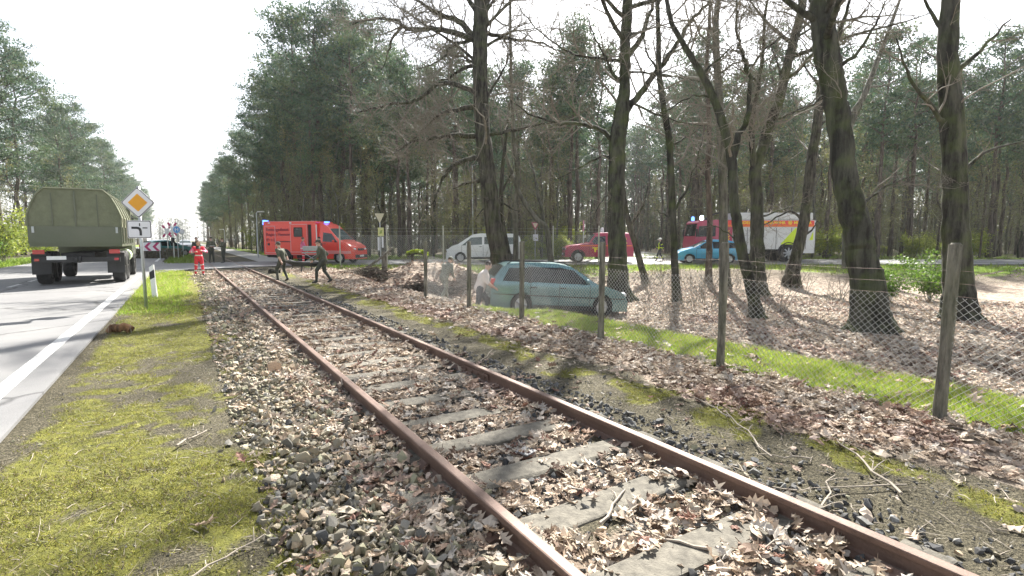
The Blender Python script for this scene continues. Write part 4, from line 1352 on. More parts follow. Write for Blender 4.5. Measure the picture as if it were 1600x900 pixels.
for k in range(64):
    Z = rng.uniform(44, 62)
    if k < 18:
        w = Vector((rng.uniform(8.8, 12), rng.uniform(46, 92), 0))
    else:
        w = cw(rng.uniform(-.2, .95) * Z, Z)
        if 6 < (w.x * CY - w.y * SY) < 17: continue
    put_tree('undergrowth_bush', LU, SL[rng.choice((1, 1, 2))], (w.x, w.y, -.06), rng.uniform(.6, 1.2), rng.uniform(0, 6.28), 'fresh green bushes in the wood', 'bush')
for k in range(26):
    w = Vector((-10.5 - rng.uniform(0, 3), 20 + k * 4 + rng.uniform(-2, 2), -.06))
    put_tree('hedge_bush', 'green bush along the left side of the approach road', SL[rng.choice((0, 1))], w, rng.uniform(.8, 1.4), rng.uniform(0, 6.28), 'bushes left of the road', 'bush')
# ------------------------------------------------------------------ vehicles
def paint(name, c, metal=0.0, rough=0.3, dirt=0.15):
    m, t, b = nt(name)
    n1, n2 = noise(t, 1.2, 4), noise(t, 40, 3)
    f = ramp(t, n1.outputs[0], [(0.35, (0, 0, 0)), (0.8, (dirt,) * 3)])
    cc = mix(t, f.outputs[0], c, (0.20, 0.18, 0.15))
    t.links.new(cc, b.inputs['Base Color'])
    r = ramp(t, n2.outputs[0], [(0.3, (rough * .8,) * 3), (0.7, (rough * 1.35,) * 3)])
    t.links.new(r.outputs[0], b.inputs['Roughness'])
    b.inputs['Metallic'].default_value = metal
    b.inputs['Coat Weight'].default_value = 0.6
    b.inputs['Coat Roughness'].default_value = 0.06
    return m

def text_mesh(s, size, mat, ext=0.003):
    cu = bpy.data.curves.new('lettering', 'FONT')
    cu.body = s
    cu.size = size
    cu.extrude = ext
    cu.offset = size * .022
    cu.resolution_u = 2
    o = bpy.data.objects.new('lettering', cu)
    COL.objects.link(o)
    dg = bpy.context.evaluated_depsgraph_get()
    me_ = bpy.data.meshes.new_from_object(o.evaluated_get(dg))
    bpy.data.objects.remove(o)
    me_.name = 'lettering'
    me_.materials.clear()
    me_.materials.append(mat)
    return me_

def lettering(s, size, mat, parent, x, y, z, side, bold=0.0):   # side -1: on the right flank, 1: on the left flank
    me_ = text_mesh(s, size, mat)
    for v in me_.vertices:
        a, b, c = v.co
        v.co = (x - side * a, y + side * c, z + b)
    if side > 0:
        pass
    return link('lettering', me_, parent)

class Body:
    def __init__(s, top, bottom, W, belt, roof, tum, wheels, wr, ends=0.16, arch=1.12, L=None):
        s.tx, s.tz = [p[0] for p in top], [p[1] for p in top]
        s.x0, s.x1 = s.tx[0], s.tx[-1]
        s.b, s.hw, s.belt, s.roof, s.tum, s.wheels, s.wr, s.ends, s.ar = bottom, W / 2, belt, roof, tum, wheels, wr, ends, arch
    def top(s, x):
        return float(np.mean([np.interp(x + d, s.tx, s.tz) for d in (-.05, 0, .05)])) if s.x0 + .06 < x < s.x1 - .06 else float(np.interp(x, s.tx, s.tz))
    def bot(s, x):
        z = s.b
        for w in s.wheels:
            R = s.wr * s.ar
            d = abs(x - w)
            if d < R:
                z = max(z, s.wr + math.sqrt(R * R - d * d))
        return z
    def w(s, x, z):
        xm, hl = (s.x0 + s.x1) / 2, (s.x1 - s.x0) / 2
        u = min(1, abs(x - xm) / hl)
        p = s.hw * (1 - s.ends * u ** 7)
        if z > s.belt:
            p *= 1 - s.tum * (z - s.belt) / (s.roof - s.belt)
        else:
            p *= 1 - 0.07 * ((s.belt - z) / (s.belt - s.b)) ** 2
        return p
    def shell(s, mats=None, split=None, nx=46, K=12, Mx=7):
        mb = MB()
        xs = sorted(set([round(q, 4) for q in np.linspace(s.x0, s.x1, nx)] + [round(w + s.wr * s.ar * a, 4) for w in s.wheels for a in (-1.001, -.97, -.85, -.65, -.35, 0, .35, .65, .85, .97, 1.001)] + [q for q in s.tx]))
        rings = []
        for x in xs:
            zb, zt = s.bot(x), s.top(x)
            zb = min(zb, zt - .02)
            L_ = []
            for k in range(K + 1):
                z = zb + (zt - zb) * k / K
                L_.append((x, s.w(x, z), z))
            wt = s.w(x, zt)
            mid = [(x, wt * (1 - 2 * j / Mx), zt + .05 * (1 - (1 - 2 * j / Mx) ** 2)) for j in range(1, Mx)]
            Rr = [(x, -y, z) for (x, y, z) in L_[::-1]]
            rings.append(L_ + mid + Rr)
        n = len(rings[0])
        vs = [p for r in rings for p in r]
        fs = [(i * n + k, i * n + k + 1, (i + 1) * n + k + 1, (i + 1) * n + k) for i in range(len(rings) - 1) for k in range(n - 1)]
        fs += [tuple(range(n)), tuple((len(rings) - 1) * n + k for k in range(n - 1, -1, -1))]
        mb.add(vs, fs)
        return mb
    def side(s, quad, off=0.006, n=6, m=4, sides=(-1, 1)):   # a patch on the flank: corners bl, br, tr, tl as (x, z)
        mb = MB()
        for sd in sides:
            P = []
            for i in range(n + 1):
                row = []
                for j in range(m + 1):
                    a, b = i / n, j / m
                    bl, br, tr, tl = quad
                    x = (bl[0] * (1 - a) + br[0] * a) * (1 - b) + (tl[0] * (1 - a) + tr[0] * a) * b
                    z = (bl[1] * (1 - a) + br[1] * a) * (1 - b) + (tl[1] * (1 - a) + tr[1] * a) * b
                    row.append((x, sd * (s.w(x, z) + off), z))
                P.append(row if sd > 0 else row)
            mb.sheet(P)
        return mb
    def screen(s, xa, xb, f=0.93, off=0.012, n=8, m=6):
        mb = MB()
        P = []
        for i in range(n + 1):
            x = xa + (xb - xa) * i / n
            zt = s.top(x)
            wt = s.w(x, zt) * f
            P.append([(x, wt * (1 - 2 * j / m), zt + .05 * (1 - (1 - 2 * j / m) ** 2 * f) + off) for j in range(m + 1)])
        mb.sheet(P)
        return mb

def wheel(root, x, y, r, w=0.21, rim='alu', spokes=5):
    s = 1 if y > 0 else -1
    mb = MB()
    prof_ = [(r * .66, -w / 2), (r * .93, -w / 2), (r, -w * .36), (r, w * .36), (r * .93, w / 2), (r * .66, w / 2)]
    n = 22
    vs, fs = [], []
    for k in range(n):
        a = 2 * math.pi * k / n
        for (q, t_) in prof_:
            vs.append((x + q * math.cos(a), y + t_, r + q * math.sin(a)))
    for k in range(n):
        for j in range(6):
            fs.append((k * 6 + j, k * 6 + (j + 1) % 6, ((k + 1) % n) * 6 + (j + 1) % 6, ((k + 1) % n) * 6 + j))
    mb.add(vs, fs)
    t_ = mb.build('wheel', M['rubber'], root, angle=35)
    rb = MB()
    rb.cyl((x, y + s * w * .12, r), (x, y + s * w * .14, r), r * .66, 20)
    rb.tube([(x, y + s * w * .40, r), (x, y + s * w * .44, r)], [r * .20, r * .15], 12)
    for k in range(spokes):
        a = 2 * math.pi * k / spokes
        rb.tube([(x + r * .1 * math.cos(a), y + s * w * .38, r + r * .1 * math.sin(a)), (x + r * .62 * math.cos(a), y + s * w * .34, r + r * .62 * math.sin(a))], [r * .10, r * .085], 6)
    rb.build('rim', M[rim], t_)
    return t_

def add(root, name, mat, f, parent=None, **kw):
    mb = MB()
    f(mb)
    return mb.build(name, mat, parent or root, **kw)

def car(name, label, cat, loc, rz, spec, mat, rot=None):
    root = thing(name, label, cat, loc, rz, rot=rot)
    B = Body(spec['top'], spec['bottom'], spec['W'], spec['belt'], spec['roof'], spec['tum'], spec['wheels'], spec['wr'], spec.get('ends', .16))
    body = B.shell().build('body', mat, root, angle=32)
    for q in spec['windows']:
        B.side(q, sides=(1,)).build('window', spec.get('glass', M['glass']), root, smooth=True)
        B.side(q, sides=(-1,)).build('window', spec.get('glass', M['glass']), root, smooth=True)
    B.screen(*spec['wind']).build('windscreen', M['glass_lit'], root, smooth=True)
    if 'rear' in spec:
        B.screen(*spec['rear']).build('rear_window', M['glass'], root, smooth=True)
    for x in spec['wheels']:
        for sd in (-1, 1):
            wheel(root, x, sd * (spec['W'] / 2 - .14 + spec.get('wy', {}).get(x, 0)), spec['wr'], rim=spec.get('rim', 'alu'))
    hw = spec['W'] / 2
    add(root, 'underbody', M['dark'], lambda m: m.box(((B.x0 + B.x1) / 2, 0, spec['bottom'] + .16), (B.x1 - B.x0 - .5, spec['W'] - .5, .3)))
    xf, xr = B.x1, B.x0
    zl = spec['lamp']
    for sd in (-1, 1):
        yy = sd * B.w(xf - .12, zl) * .74
        add(root, 'headlight', M['lens'], lambda m: m.ell((xf - .13, yy, zl), (.13, .17, .08), 10, 6), smooth=True)
        add(root, 'tail_light', M['redlens'], lambda m: m.box((xr + .06, sd * (B.w(xr + .05, spec['tail']) * .93), spec['tail']), (.16, .12, .26), bev=.02))
        xm, zm_ = spec['mirror']
        add(root, 'mirror', mat, lambda m: (m.ell((xm, sd * (B.w(xm, zm_) + .11), zm_ + .06), (.075, .11, .075), 10, 6), m.tube([(xm, sd * (B.w(xm, zm_) - .02), zm_), (xm, sd * (B.w(xm, zm_) + .1), zm_ + .04)], .025, 6)), smooth=True)
    add(root, 'bumper', spec.get('bumper', M['black']), lambda m: m.box((xf - .04, 0, spec['bottom'] + .17), (.16, spec['W'] * .78, .22), bev=.05))
    add(root, 'bumper', spec.get('bumper', M['black']), lambda m: m.box((xr + .03, 0, spec['bottom'] + .2), (.14, spec['W'] * .78, .22), bev=.05))
    add(root, 'grille', M['black'], lambda m: m.box((xf - .02, 0, zl - .02), (.07, spec['W'] * .36, .14), bev=.02))
    add(root, 'number_plate', M['white'], lambda m: m.box((xf + .048, 0, spec['bottom'] + .2), (.02, .5, .11)))
    add(root, 'number_plate', M['white'], lambda m: m.box((xr - .045, 0, spec['bottom'] + .35), (.02, .5, .11)))
    for xd in spec['doors']:
        for sd in (-1, 1):
            add(root, 'door_gap', M['black'], lambda m: m.add(*(lambda s_: (s_.V, s_.F))(B.side([(xd, spec['bottom'] + .12), (xd + .018, spec['bottom'] + .12), (xd + .018, spec['belt'] + .0), (xd, spec['belt'] + .0)], .004, 1, 8, (sd,)))))
    for xd in spec['handles']:
        for sd in (-1, 1):
            add(root, 'door_handle', spec.get('handle_mat', M['black']), lambda m: m.box((xd, sd * (B.w(xd, spec['belt'] - .1) + .02), spec['belt'] - .1), (.2, .035, .035), bev=.01))
    sill = spec.get('sill')
    if sill:
        for sd in (-1, 1):
            B.side([(spec['wheels'][0] + spec['wr'] * 1.15, spec['bottom'] + .005), (spec['wheels'][1] - spec['wr'] * 1.15, spec['bottom'] + .005), (spec['wheels'][1] - spec['wr'] * 1.15, spec['bottom'] + .14), (spec['wheels'][0] + spec['wr'] * 1.15, spec['bottom'] + .14)], .012, 4, 1, (sd,)).build('sill', M['black'], root)
    return root, B

WAG = dict(top=[(-2.36, .55), (-2.35, .92), (-2.22, 1.12), (-2.0, 1.36), (-1.75, 1.45), (-1.0, 1.50), (-.2, 1.50), (.3, 1.43), (.75, 1.2), (1.15, .97), (1.5, .91), (2.0, .78), (2.25, .66), (2.36, .46)], bottom=.2, W=1.80, belt=.93, roof=1.5, tum=.22, wheels=(-1.38, 1.40), wr=.325,
           windows=[[(-2.02, .98), (-1.16, .97), (-1.16, 1.36), (-1.80, 1.33)], [(-1.08, .97), (-.18, .96), (-.16, 1.39), (-1.06, 1.38)], [(-.10, .96), (.92, .95), (.36, 1.33), (-.08, 1.39)]],
           wind=(.36, 1.10), rear=(-2.26, -1.98), lamp=.68, tail=.9, mirror=(.78, .97), doors=(-1.12, -.14, .92), handles=(-1.0, -.02), sill=True)
M['teal'] = paint('teal_silver_paint', (0.125, 0.245, 0.265), .45, .25, .22)
wp = pix(864, 492, -.83)
wagon, WB = car('estate_car', 'teal silver estate car run into the leaf-filled hollow behind the fence', 'car', (wp.x, wp.y, gzs(wp.x, wp.y) - .02), 0, WAG, M['teal'], rot=(math.radians(-1.5), math.radians(3.0), -YAW + math.radians(13)))
wagon.scale = (.91, 1, 1.06)
for sd in (-1, 1):
    for q in ([(-1.18, .95), (-1.06, .95), (-1.04, 1.39), (-1.18, 1.38)], [(-.20, .95), (-.08, .95), (-.06, 1.40), (-.18, 1.40)]):
        WB.side(q, .009, 2, 4, (sd,)).build('pillar', M['black'], wagon)
    add(wagon, 'roof_rail', M['black'], lambda m: m.tube([(-1.85, sd * .62, 1.43), (-1.7, sd * .62, 1.52), (-.3, sd * .62, 1.55), (.1, sd * .62, 1.52), (.22, sd * .62, 1.46)], .018, 6))
    WB.side([(-2.28, .60), (2.2, .55), (2.2, .58), (-2.28, .63)], .012, 24, 1, (sd,)).build('trim_strip', M['black'], wagon)

VAN = dict(top=[(-2.56, .55), (-2.55, 1.15), (-2.46, 1.74), (-2.3, 1.88), (-1.5, 1.91), (.2, 1.91), (.75, 1.84), (1.25, 1.52), (1.72, 1.2), (2.1, 1.08), (2.42, .86), (2.52, .48)], bottom=.22, W=1.93, belt=1.16, roof=1.91, tum=.16, wheels=(-1.65, 1.55), wr=.335,
           windows=[[(-2.36, 1.22), (-1.35, 1.22), (-1.35, 1.68), (-2.28, 1.68)], [(-1.25, 1.22), (-.05, 1.22), (-.05, 1.70), (-1.25, 1.69)], [(.10, 1.20), (1.45, 1.14), (.82, 1.66), (.10, 1.70)]],
           wind=(.80, 1.70), rear=(-2.52, -2.47), lamp=.82, tail=1.1, mirror=(1.1, 1.15), doors=(-1.3, .02, 1.45), handles=(-1.15, .2), glass=M['glass_lit'], sill=True)
M['vanwhite'] = paint('white_van_paint', (0.80, 0.82, 0.82), 0, .3, .08)
w = cw(-1.95, 36.6)
car('van', 'white passenger van parked on the road behind the oak trunk', 'van', (w.x, w.y, 0), math.pi - YAW + math.radians(3), VAN, M['vanwhite'])

HAT = dict(top=[(-2.0, .52), (-1.99, .92), (-1.88, 1.15), (-1.62, 1.36), (-1.2, 1.46), (-.4, 1.5), (.1, 1.45), (.55, 1.24), (1.0, 1.0), (1.4, .92), (1.8, .78), (1.96, .66), (2.02, .45)], bottom=.2, W=1.72, belt=.92, roof=1.5, tum=.22, wheels=(-1.22, 1.25), wr=.31,
           windows=[[(-1.72, .99), (-.98, .97), (-.98, 1.36), (-1.50, 1.32)], [(-.90, .97), (-.18, .96), (-.16, 1.40), (-.90, 1.37)], [(-.10, .96), (.84, .95), (.26, 1.34), (-.08, 1.40)]],
           wind=(.22, .96), rear=(-1.90, -1.6), lamp=.66, tail=.98, mirror=(.72, .96), doors=(-.94, -.14, .84), handles=(-.8, 0), sill=True)
M['blue'] = paint('sky_blue_paint', (0.06, 0.36, 0.62), .2, .3, .12)
w = cw((1103 - 800) / FPX * 34.6, 34.6)
car('hatchback', 'bright blue hatchback standing in front of the fire engine', 'car', (w.x, w.y, 0), math.pi - YAW - math.radians(4), HAT, M['blue'])

OFF = dict(top=[(-2.32, .62), (-2.32, 1.3), (-2.28, 1.84), (-2.15, 1.94), (-1.2, 1.97), (.0, 1.96), (.25, 1.90), (.50, 1.58), (.72, 1.27), (1.1, 1.21), (2.0, 1.10), (2.22, .98), (2.28, .6)], bottom=.38, W=1.84, belt=1.18, roof=1.97, tum=.10, wheels=(-1.4, 1.4), wr=.38, ends=.08,
           windows=[[(-.85, 1.26), (-.55, 1.26), (-.55, 1.74), (-.85, 1.74)], [(-.42, 1.24), (.62, 1.22), (.28, 1.72), (-.42, 1.76)]],
           wind=(.28, .70), rear=(-2.30, -2.28), lamp=.92, tail=1.05, mirror=(.5, 1.22), doors=(-.48, .66), handles=(-.3,), sill=False)
M['firered'] = paint('crimson_fire_paint', (0.42, 0.02, 0.085), 0, .32, .12)
M['yellow'] = mk('reflective_yellow', (0.85, 0.68, 0.02), 0.5, var=.06, bmp=0)
M['lime'] = mk('lime_reflective', (0.62, 0.78, 0.02), 0.5, var=.06, bmp=0)
M['orange'] = mk('orange_stripe', (0.80, 0.16, 0.02), 0.5, var=.06, bmp=0)
M['bluelamp'] = mk_emit('blue_beacon', (0.06, 0.16, 1.0), 2.2)
M['whitelamp'] = mk_emit('flashing_beacon', (0.75, 0.85, 1.0), 9)
w = cw((932 - 800) / FPX * 36.4, 36.4)
off, OB = car('off_road_vehicle', 'crimson off-road fire vehicle with yellow numbers behind the beech', 'vehicle', (w.x, w.y, 0), math.pi - YAW + math.radians(2), OFF, M['firered'])
add(off, 'beacon', M['lens'], lambda m: (m.cyl((-.35, 0, 2.0), (-.35, 0, 2.16), .13, 14), m.ell((-.35, 0, 2.2), (.12, .12, .16), 12, 8)), smooth=True)
add(off, 'antenna', M['black'], lambda m: m.tube([(-.6, .5, 1.98), (-.62, .5, 2.9)], .012, 5))
OB.side([(-2.2, 1.09), (1.3, 1.09), (1.3, 1.15), (-2.2, 1.15)], .012, 12, 1, (1,)).build('stripe', M['orange'], off)
lettering('112', .58, M['yellow'], off, -.98, OB.w(-1.4, 1.3) + .008, 1.27, 1)
add(off, 'emblem', M['yellow'], lambda m: (m.box((.28, OB.w(.2, .85) + .01, .98), (.36, .02, .07)), m.box((.28, OB.w(.2, .85) + .01, .83), (.10, .02, .26)), m.box((.24, OB.w(.2, .85) + .012, .88), (.22, .02, .06))))
add(off, 'spare_wheel', M['rubber'], lambda m: m.tube([(-2.34, 0, 1.1), (-2.52, 0, 1.1)], .36, 18))
for sd in (-1, 1):
    for x in (-1.4, 1.4):
        add(off, 'wheel_arch_trim', M['black'], lambda m: m.tube([(x + .46 * math.cos(a), sd * (OB.w(x, .7) + .005), .38 + .46 * math.sin(a)) for a in np.linspace(0, math.pi, 12)], .035, 5))

# ambulance with box body
M['ambred'] = paint('luminous_red_paint', (0.82, 0.05, 0.03), 0, .38, .06)
M['ambdark'] = mk('dark_red_lettering', (0.22, 0.02, 0.04), .6, bmp=0)
M['silverbox'] = mk('pale_edge_profile', (0.72, 0.26, 0.26), .45, var=.05, bmp=0)
AMB = dict(top=[(.40, 2.62), (.9, 2.60), (1.25, 2.42), (1.55, 2.12), (2.0, 1.68), (2.28, 1.44), (2.6, 1.34), (3.0, 1.12), (3.16, .92), (3.22, .48)], bottom=.28, W=1.96, belt=1.36, roof=2.62, tum=.20, wheels=(-1.75, 2.15), wr=.36, ends=.14,
           windows=[[(1.02, 1.40), (2.10, 1.36), (1.62, 1.92), (1.02, 2.0)]], wind=(1.46, 2.24), lamp=.92, tail=1.0, mirror=(1.85, 1.38), doors=(.98, 2.05), handles=(1.15,), glass=M['glass'], wy={-1.75: .13})
w = cw((497 - 800) / FPX * 35.9, 35.9)
amb, AB = car('ambulance', 'luminous red box ambulance with blue beacon at the level crossing', 'ambulance', (w.x, w.y, -.006), -YAW - math.radians(13), AMB, M['ambred'])
for ch in list(amb.children):
    if ch.name.startswith('tail_light') or (ch.name.startswith('bumper') and ch.data.vertices[0].co.x < 1) or (ch.name.startswith('number_plate') and ch.data.vertices[0].co.x < 1):
        for v in ch.data.vertices:
            v.co.x -= 3.72
add(amb, 'box_body', M['ambred'], lambda m: m.box((-1.38, 0, 1.62), (3.92, 2.12, 2.22), bev=.07))
add(amb, 'chassis', M['dark'], lambda m: (m.box((-1.4, 0, .45), (3.7, 1.5, .2)), m.box((-.2, 0, .42), (1.6, 1.7, .22))))
for sd in (-1, 1):
    add(amb, 'wheel_arch_trim', M['black'], lambda m: m.tube([(-1.75 + .46 * math.cos(a), sd * 1.045, .42 + .46 * math.sin(a)) for a in np.linspace(0, math.pi, 12)], .06, 6))
    add(amb, 'wheel_well', M['dark'], lambda m: m.cyl((-1.75, sd * .8, .40), (-1.75, sd * 1.066, .40), .44, 20))
def frame(m, x0, x1, z0, z1, y, t=.05):
    m.box(((x0 + x1) / 2, y, z0), (x1 - x0 + t, .02, t)); m.box(((x0 + x1) / 2, y, z1), (x1 - x0 + t, .02, t))
    m.box((x0, y, (z0 + z1) / 2), (t, .02, z1 - z0 - t)); m.box((x1, y, (z0 + z1) / 2), (t, .02, z1 - z0 - t))
YS = -1.07
add(amb, 'locker_frame', M['silverbox'], lambda m: frame(m, -3.18, -2.42, .66, 2.42, YS))
sld = add(amb, 'sliding_door', M['ambred'], lambda m: m.box((-.62, YS - .02, 1.62), (1.20, .05, 1.78), bev=.02))
add(amb, 'door_frame', M['silverbox'], lambda m: frame(m, -1.24, -.02, .72, 2.52, YS - .035), sld)
add(amb, 'door_window', M['glass'], lambda m: m.box((-.66, YS - .055, 2.02), (.62, .03, .62), bev=.05), sld)
add(amb, 'doorway_shade', M['dark'], lambda m: m.box((.16, YS, 1.75), (.22, .03, 1.5)))  # dark slab painted in for the shade inside the open doorway
add(amb, 'locker_handle', M['black'], lambda m: m.box((-2.93, YS - .02, 1.22), (.12, .04, .14)))
add(amb, 'grab_rail', M['black'], lambda m: m.box((-1.82, YS - .02, 1.40), (1.1, .03, .05)))
for x in (-2.85, -1.25):
    add(amb, 'scene_light', M['lens'], lambda m: m.box((x, YS, 2.62), (.16, .05, .08), bev=.02))
for z in (2.72, .56):
    add(amb, 'edge_profile', M['silverbox'], lambda m: m.box((-1.38, YS + .02, z), (3.7, .03, .035)))
for k, (s_, z, sz) in enumerate((('Rettungsdienst', 2.10, .285), ('Region Hannover', 1.78, .285), ('✆ 112', 1.42, .25))):
    lettering(s_, sz, M['ambdark'], amb, -3.10, YS - .004 - .013 * 0, z, -1)
add(amb, 'corner_beacon', M['bluelamp'], lambda m: (m.box((-3.33, -.86, 2.60), (.12, .34, .18), bev=.03), m.box((-3.28, -.86, 2.76), (.22, .34, .10), bev=.03)))
add(amb, 'front_beacon', M['bluelamp'], lambda m: m.box((.95, -.3, 2.68), (.2, .36, .07), bev=.03))
add(amb, 'cab_stripe', M['white'], lambda m: m.box((.60, -1.0, 1.55), (.07, .03, 1.9)))
AB.side([(1.05, .60), (3.0, .62), (3.0, .80), (1.05, .84)], .008, 12, 1, (-1,)).build('stripe', M['silverbox'], amb)

# fire engine
fire = None
def fire_engine():
    w = cw((1166 - 800) / FPX * 38.2, 38.2)
    t_ = thing('fire_engine', 'crimson and silver fire engine with orange lettering band on the road', 'fire engine', (w.x, w.y, 0), math.pi - YAW)
    silver = paint('silver_body_paint', (0.60, 0.61, 0.62), .25, .4, .15)
    y = 1.25
    cabp = [(2.35, .55), (4.15, .55), (4.2, 1.3), (4.12, 1.75), (3.98, 2.7), (3.85, 2.85), (2.35, 2.9)]
    add(t_, 'cab', M['firered'], lambda m: m.prism(cabp, lambda a, b: (a, -y + .03 * (b > 2), b), lambda a, b: (a, y - .03 * (b > 2), b)))
    for sd in (-1, 1):
        add(t_, 'window', M['glass'], lambda m: m.prism([(2.75, 1.75), (3.98, 1.72), (3.90, 2.45), (2.75, 2.5)], lambda a, b: (a, sd * (y - .01), b), lambda a, b: (a, sd * (y + .008), b)))
        add(t_, 'mirror', M['black'], lambda m: (m.box((4.1, sd * 1.42, 2.0), (.12, .12, .55), bev=.03), m.tube([(4.0, sd * 1.2, 2.45), (4.12, sd * 1.42, 2.4)], .02, 5)))
        add(t_, 'door_handle', M['black'], lambda m: m.box((2.85, sd * (y + .02), 1.55), (.2, .03, .05)))
        add(t_, 'headlight', M['lens'], lambda m: m.box((4.18, sd * .92, .82), (.08, .32, .2), bev=.03))
    add(t_, 'windscreen', M['glass'], lambda m: m.prism([(4.125, 1.78), (3.995, 2.62), (4.01, 2.62), (4.14, 1.78)], lambda a, b: (a, -1.1, b), lambda a, b: (a, 1.1, b)))
    add(t_, 'bumper', M['white'], lambda m: m.box((4.15, 0, .55), (.3, 2.4, .38), bev=.06))
    add(t_, 'beacon', M['whitelamp'], lambda m: (m.cyl((3.62, .9, 2.9), (3.62, .9, 3.05), .11, 12), m.ell((3.62, .9, 3.08), (.11, .11, .12), 10, 6)), smooth=True)
    add(t_, 'beacon', M['bluelamp'], lambda m: (m.cyl((3.62, -.9, 2.9), (3.62, -.9, 3.05), .11, 12), m.ell((3.62, -.9, 3.08), (.11, .11, .12), 10, 6)), smooth=True)
    add(t_, 'water_cannon', M['black'], lambda m: (m.tube([(2.9, 0, 2.9), (2.9, 0, 3.05)], .12, 8), m.tube([(2.95, 0, 3.05), (2.4, .1, 3.35), (2.1, .1, 3.42)], [.07, .06, .045], 8)))
    add(t_, 'crew_cab', M['firered'], lambda m: m.box((1.95, 0, 1.75), (.76, 2.46, 2.25), bev=.03))
    for sd in (-1, 1):
        add(t_, 'crest', M['yellow'], lambda m: [m.box((1.95 + a * .13, sd * 1.24, 1.55 + b * .19), (.05, .02, .13), ry=.5 * a) for a in (-1, 0, 1) for b in (0, 1, 2, 3)])
    add(t_, 'body', silver, lambda m: m.box((-1.30, 0, 1.86), (5.70, 2.46, 2.02), bev=.03))
    add(t_, 'roof_box', silver, lambda m: m.box((-1.30, 0, 3.13), (5.40, 2.3, .50), bev=.06))
    add(t_, 'lower_body', silver, lambda m: (m.box((.65, 0, .72), (1.7, 2.40, .3)), m.box((-3.5, 0, .74), (1.3, 2.40, .3))))
    add(t_, 'chassis', M['dark'], lambda m: m.box((0, 0, .62), (7.6, 1.3, .3)))
    for sd in (1, -1):
        add(t_, 'lettering_band', M['ambred'], lambda m: m.box((-.86, sd * 1.245, 2.69), (6.35, .02, .29)))
        add(t_, 'stripe', M['orange'], lambda m: m.box((-.86, sd * 1.246, 2.475), (6.35, .02, .14)))
        for k, xx in enumerate((1.5, .55, -.45, -1.45, -2.5, -3.5)):
            add(t_, 'locker_gap', M['black'], lambda m: m.box((xx, sd * 1.236, 1.62), (.03, .02, 1.45)))
        add(t_, 'reflector_panel', M['lime'], lambda m: m.prism([(-1.75, 1.2), (-2.95, 1.2), (-2.95, 2.32), (-2.75, 2.32)], lambda a, b: (a, sd * 1.23, b), lambda a, b: (a, sd * 1.248, b)))
        add(t_, 'reflector_panel', M['lime'], lambda m: m.prism([(-3.75, 1.5), (-4.0, 1.5), (-4.0, 2.1)], lambda a, b: (a, sd * 1.23, b), lambda a, b: (a, sd * 1.248, b)))
        add(t_, 'grab_rail', M['black'], lambda m: m.tube([(-3.3, sd * 1.26, .95), (-3.3, sd * 1.32, 1.0), (-3.3, sd * 1.32, 2.0), (-3.3, sd * 1.26, 2.05)], .03, 6))
        for x in (3.05, -2.35):
            wheel(t_, x, sd * 1.13, .60, .32, 'steel', 8)
            add(t_, 'mudguard', M['black'], lambda m: m.tube([(x + .72 * math.cos(a), sd * 1.2, .60 + .72 * math.sin(a)) for a in np.linspace(0.05, math.pi - .05, 14)], .07, 6))
            add(t_, 'wheel_well', M['dark'], lambda m: m.cyl((x, sd * .8, .62), (x, sd * 1.238, .62), .70, 20))
    lettering('BUNDESWEHR FEUERWEHR  ⚙ MUNSTER', .275, M['yellow'], t_, 1.42, 1.256, 2.595, 1)
fire_engine()

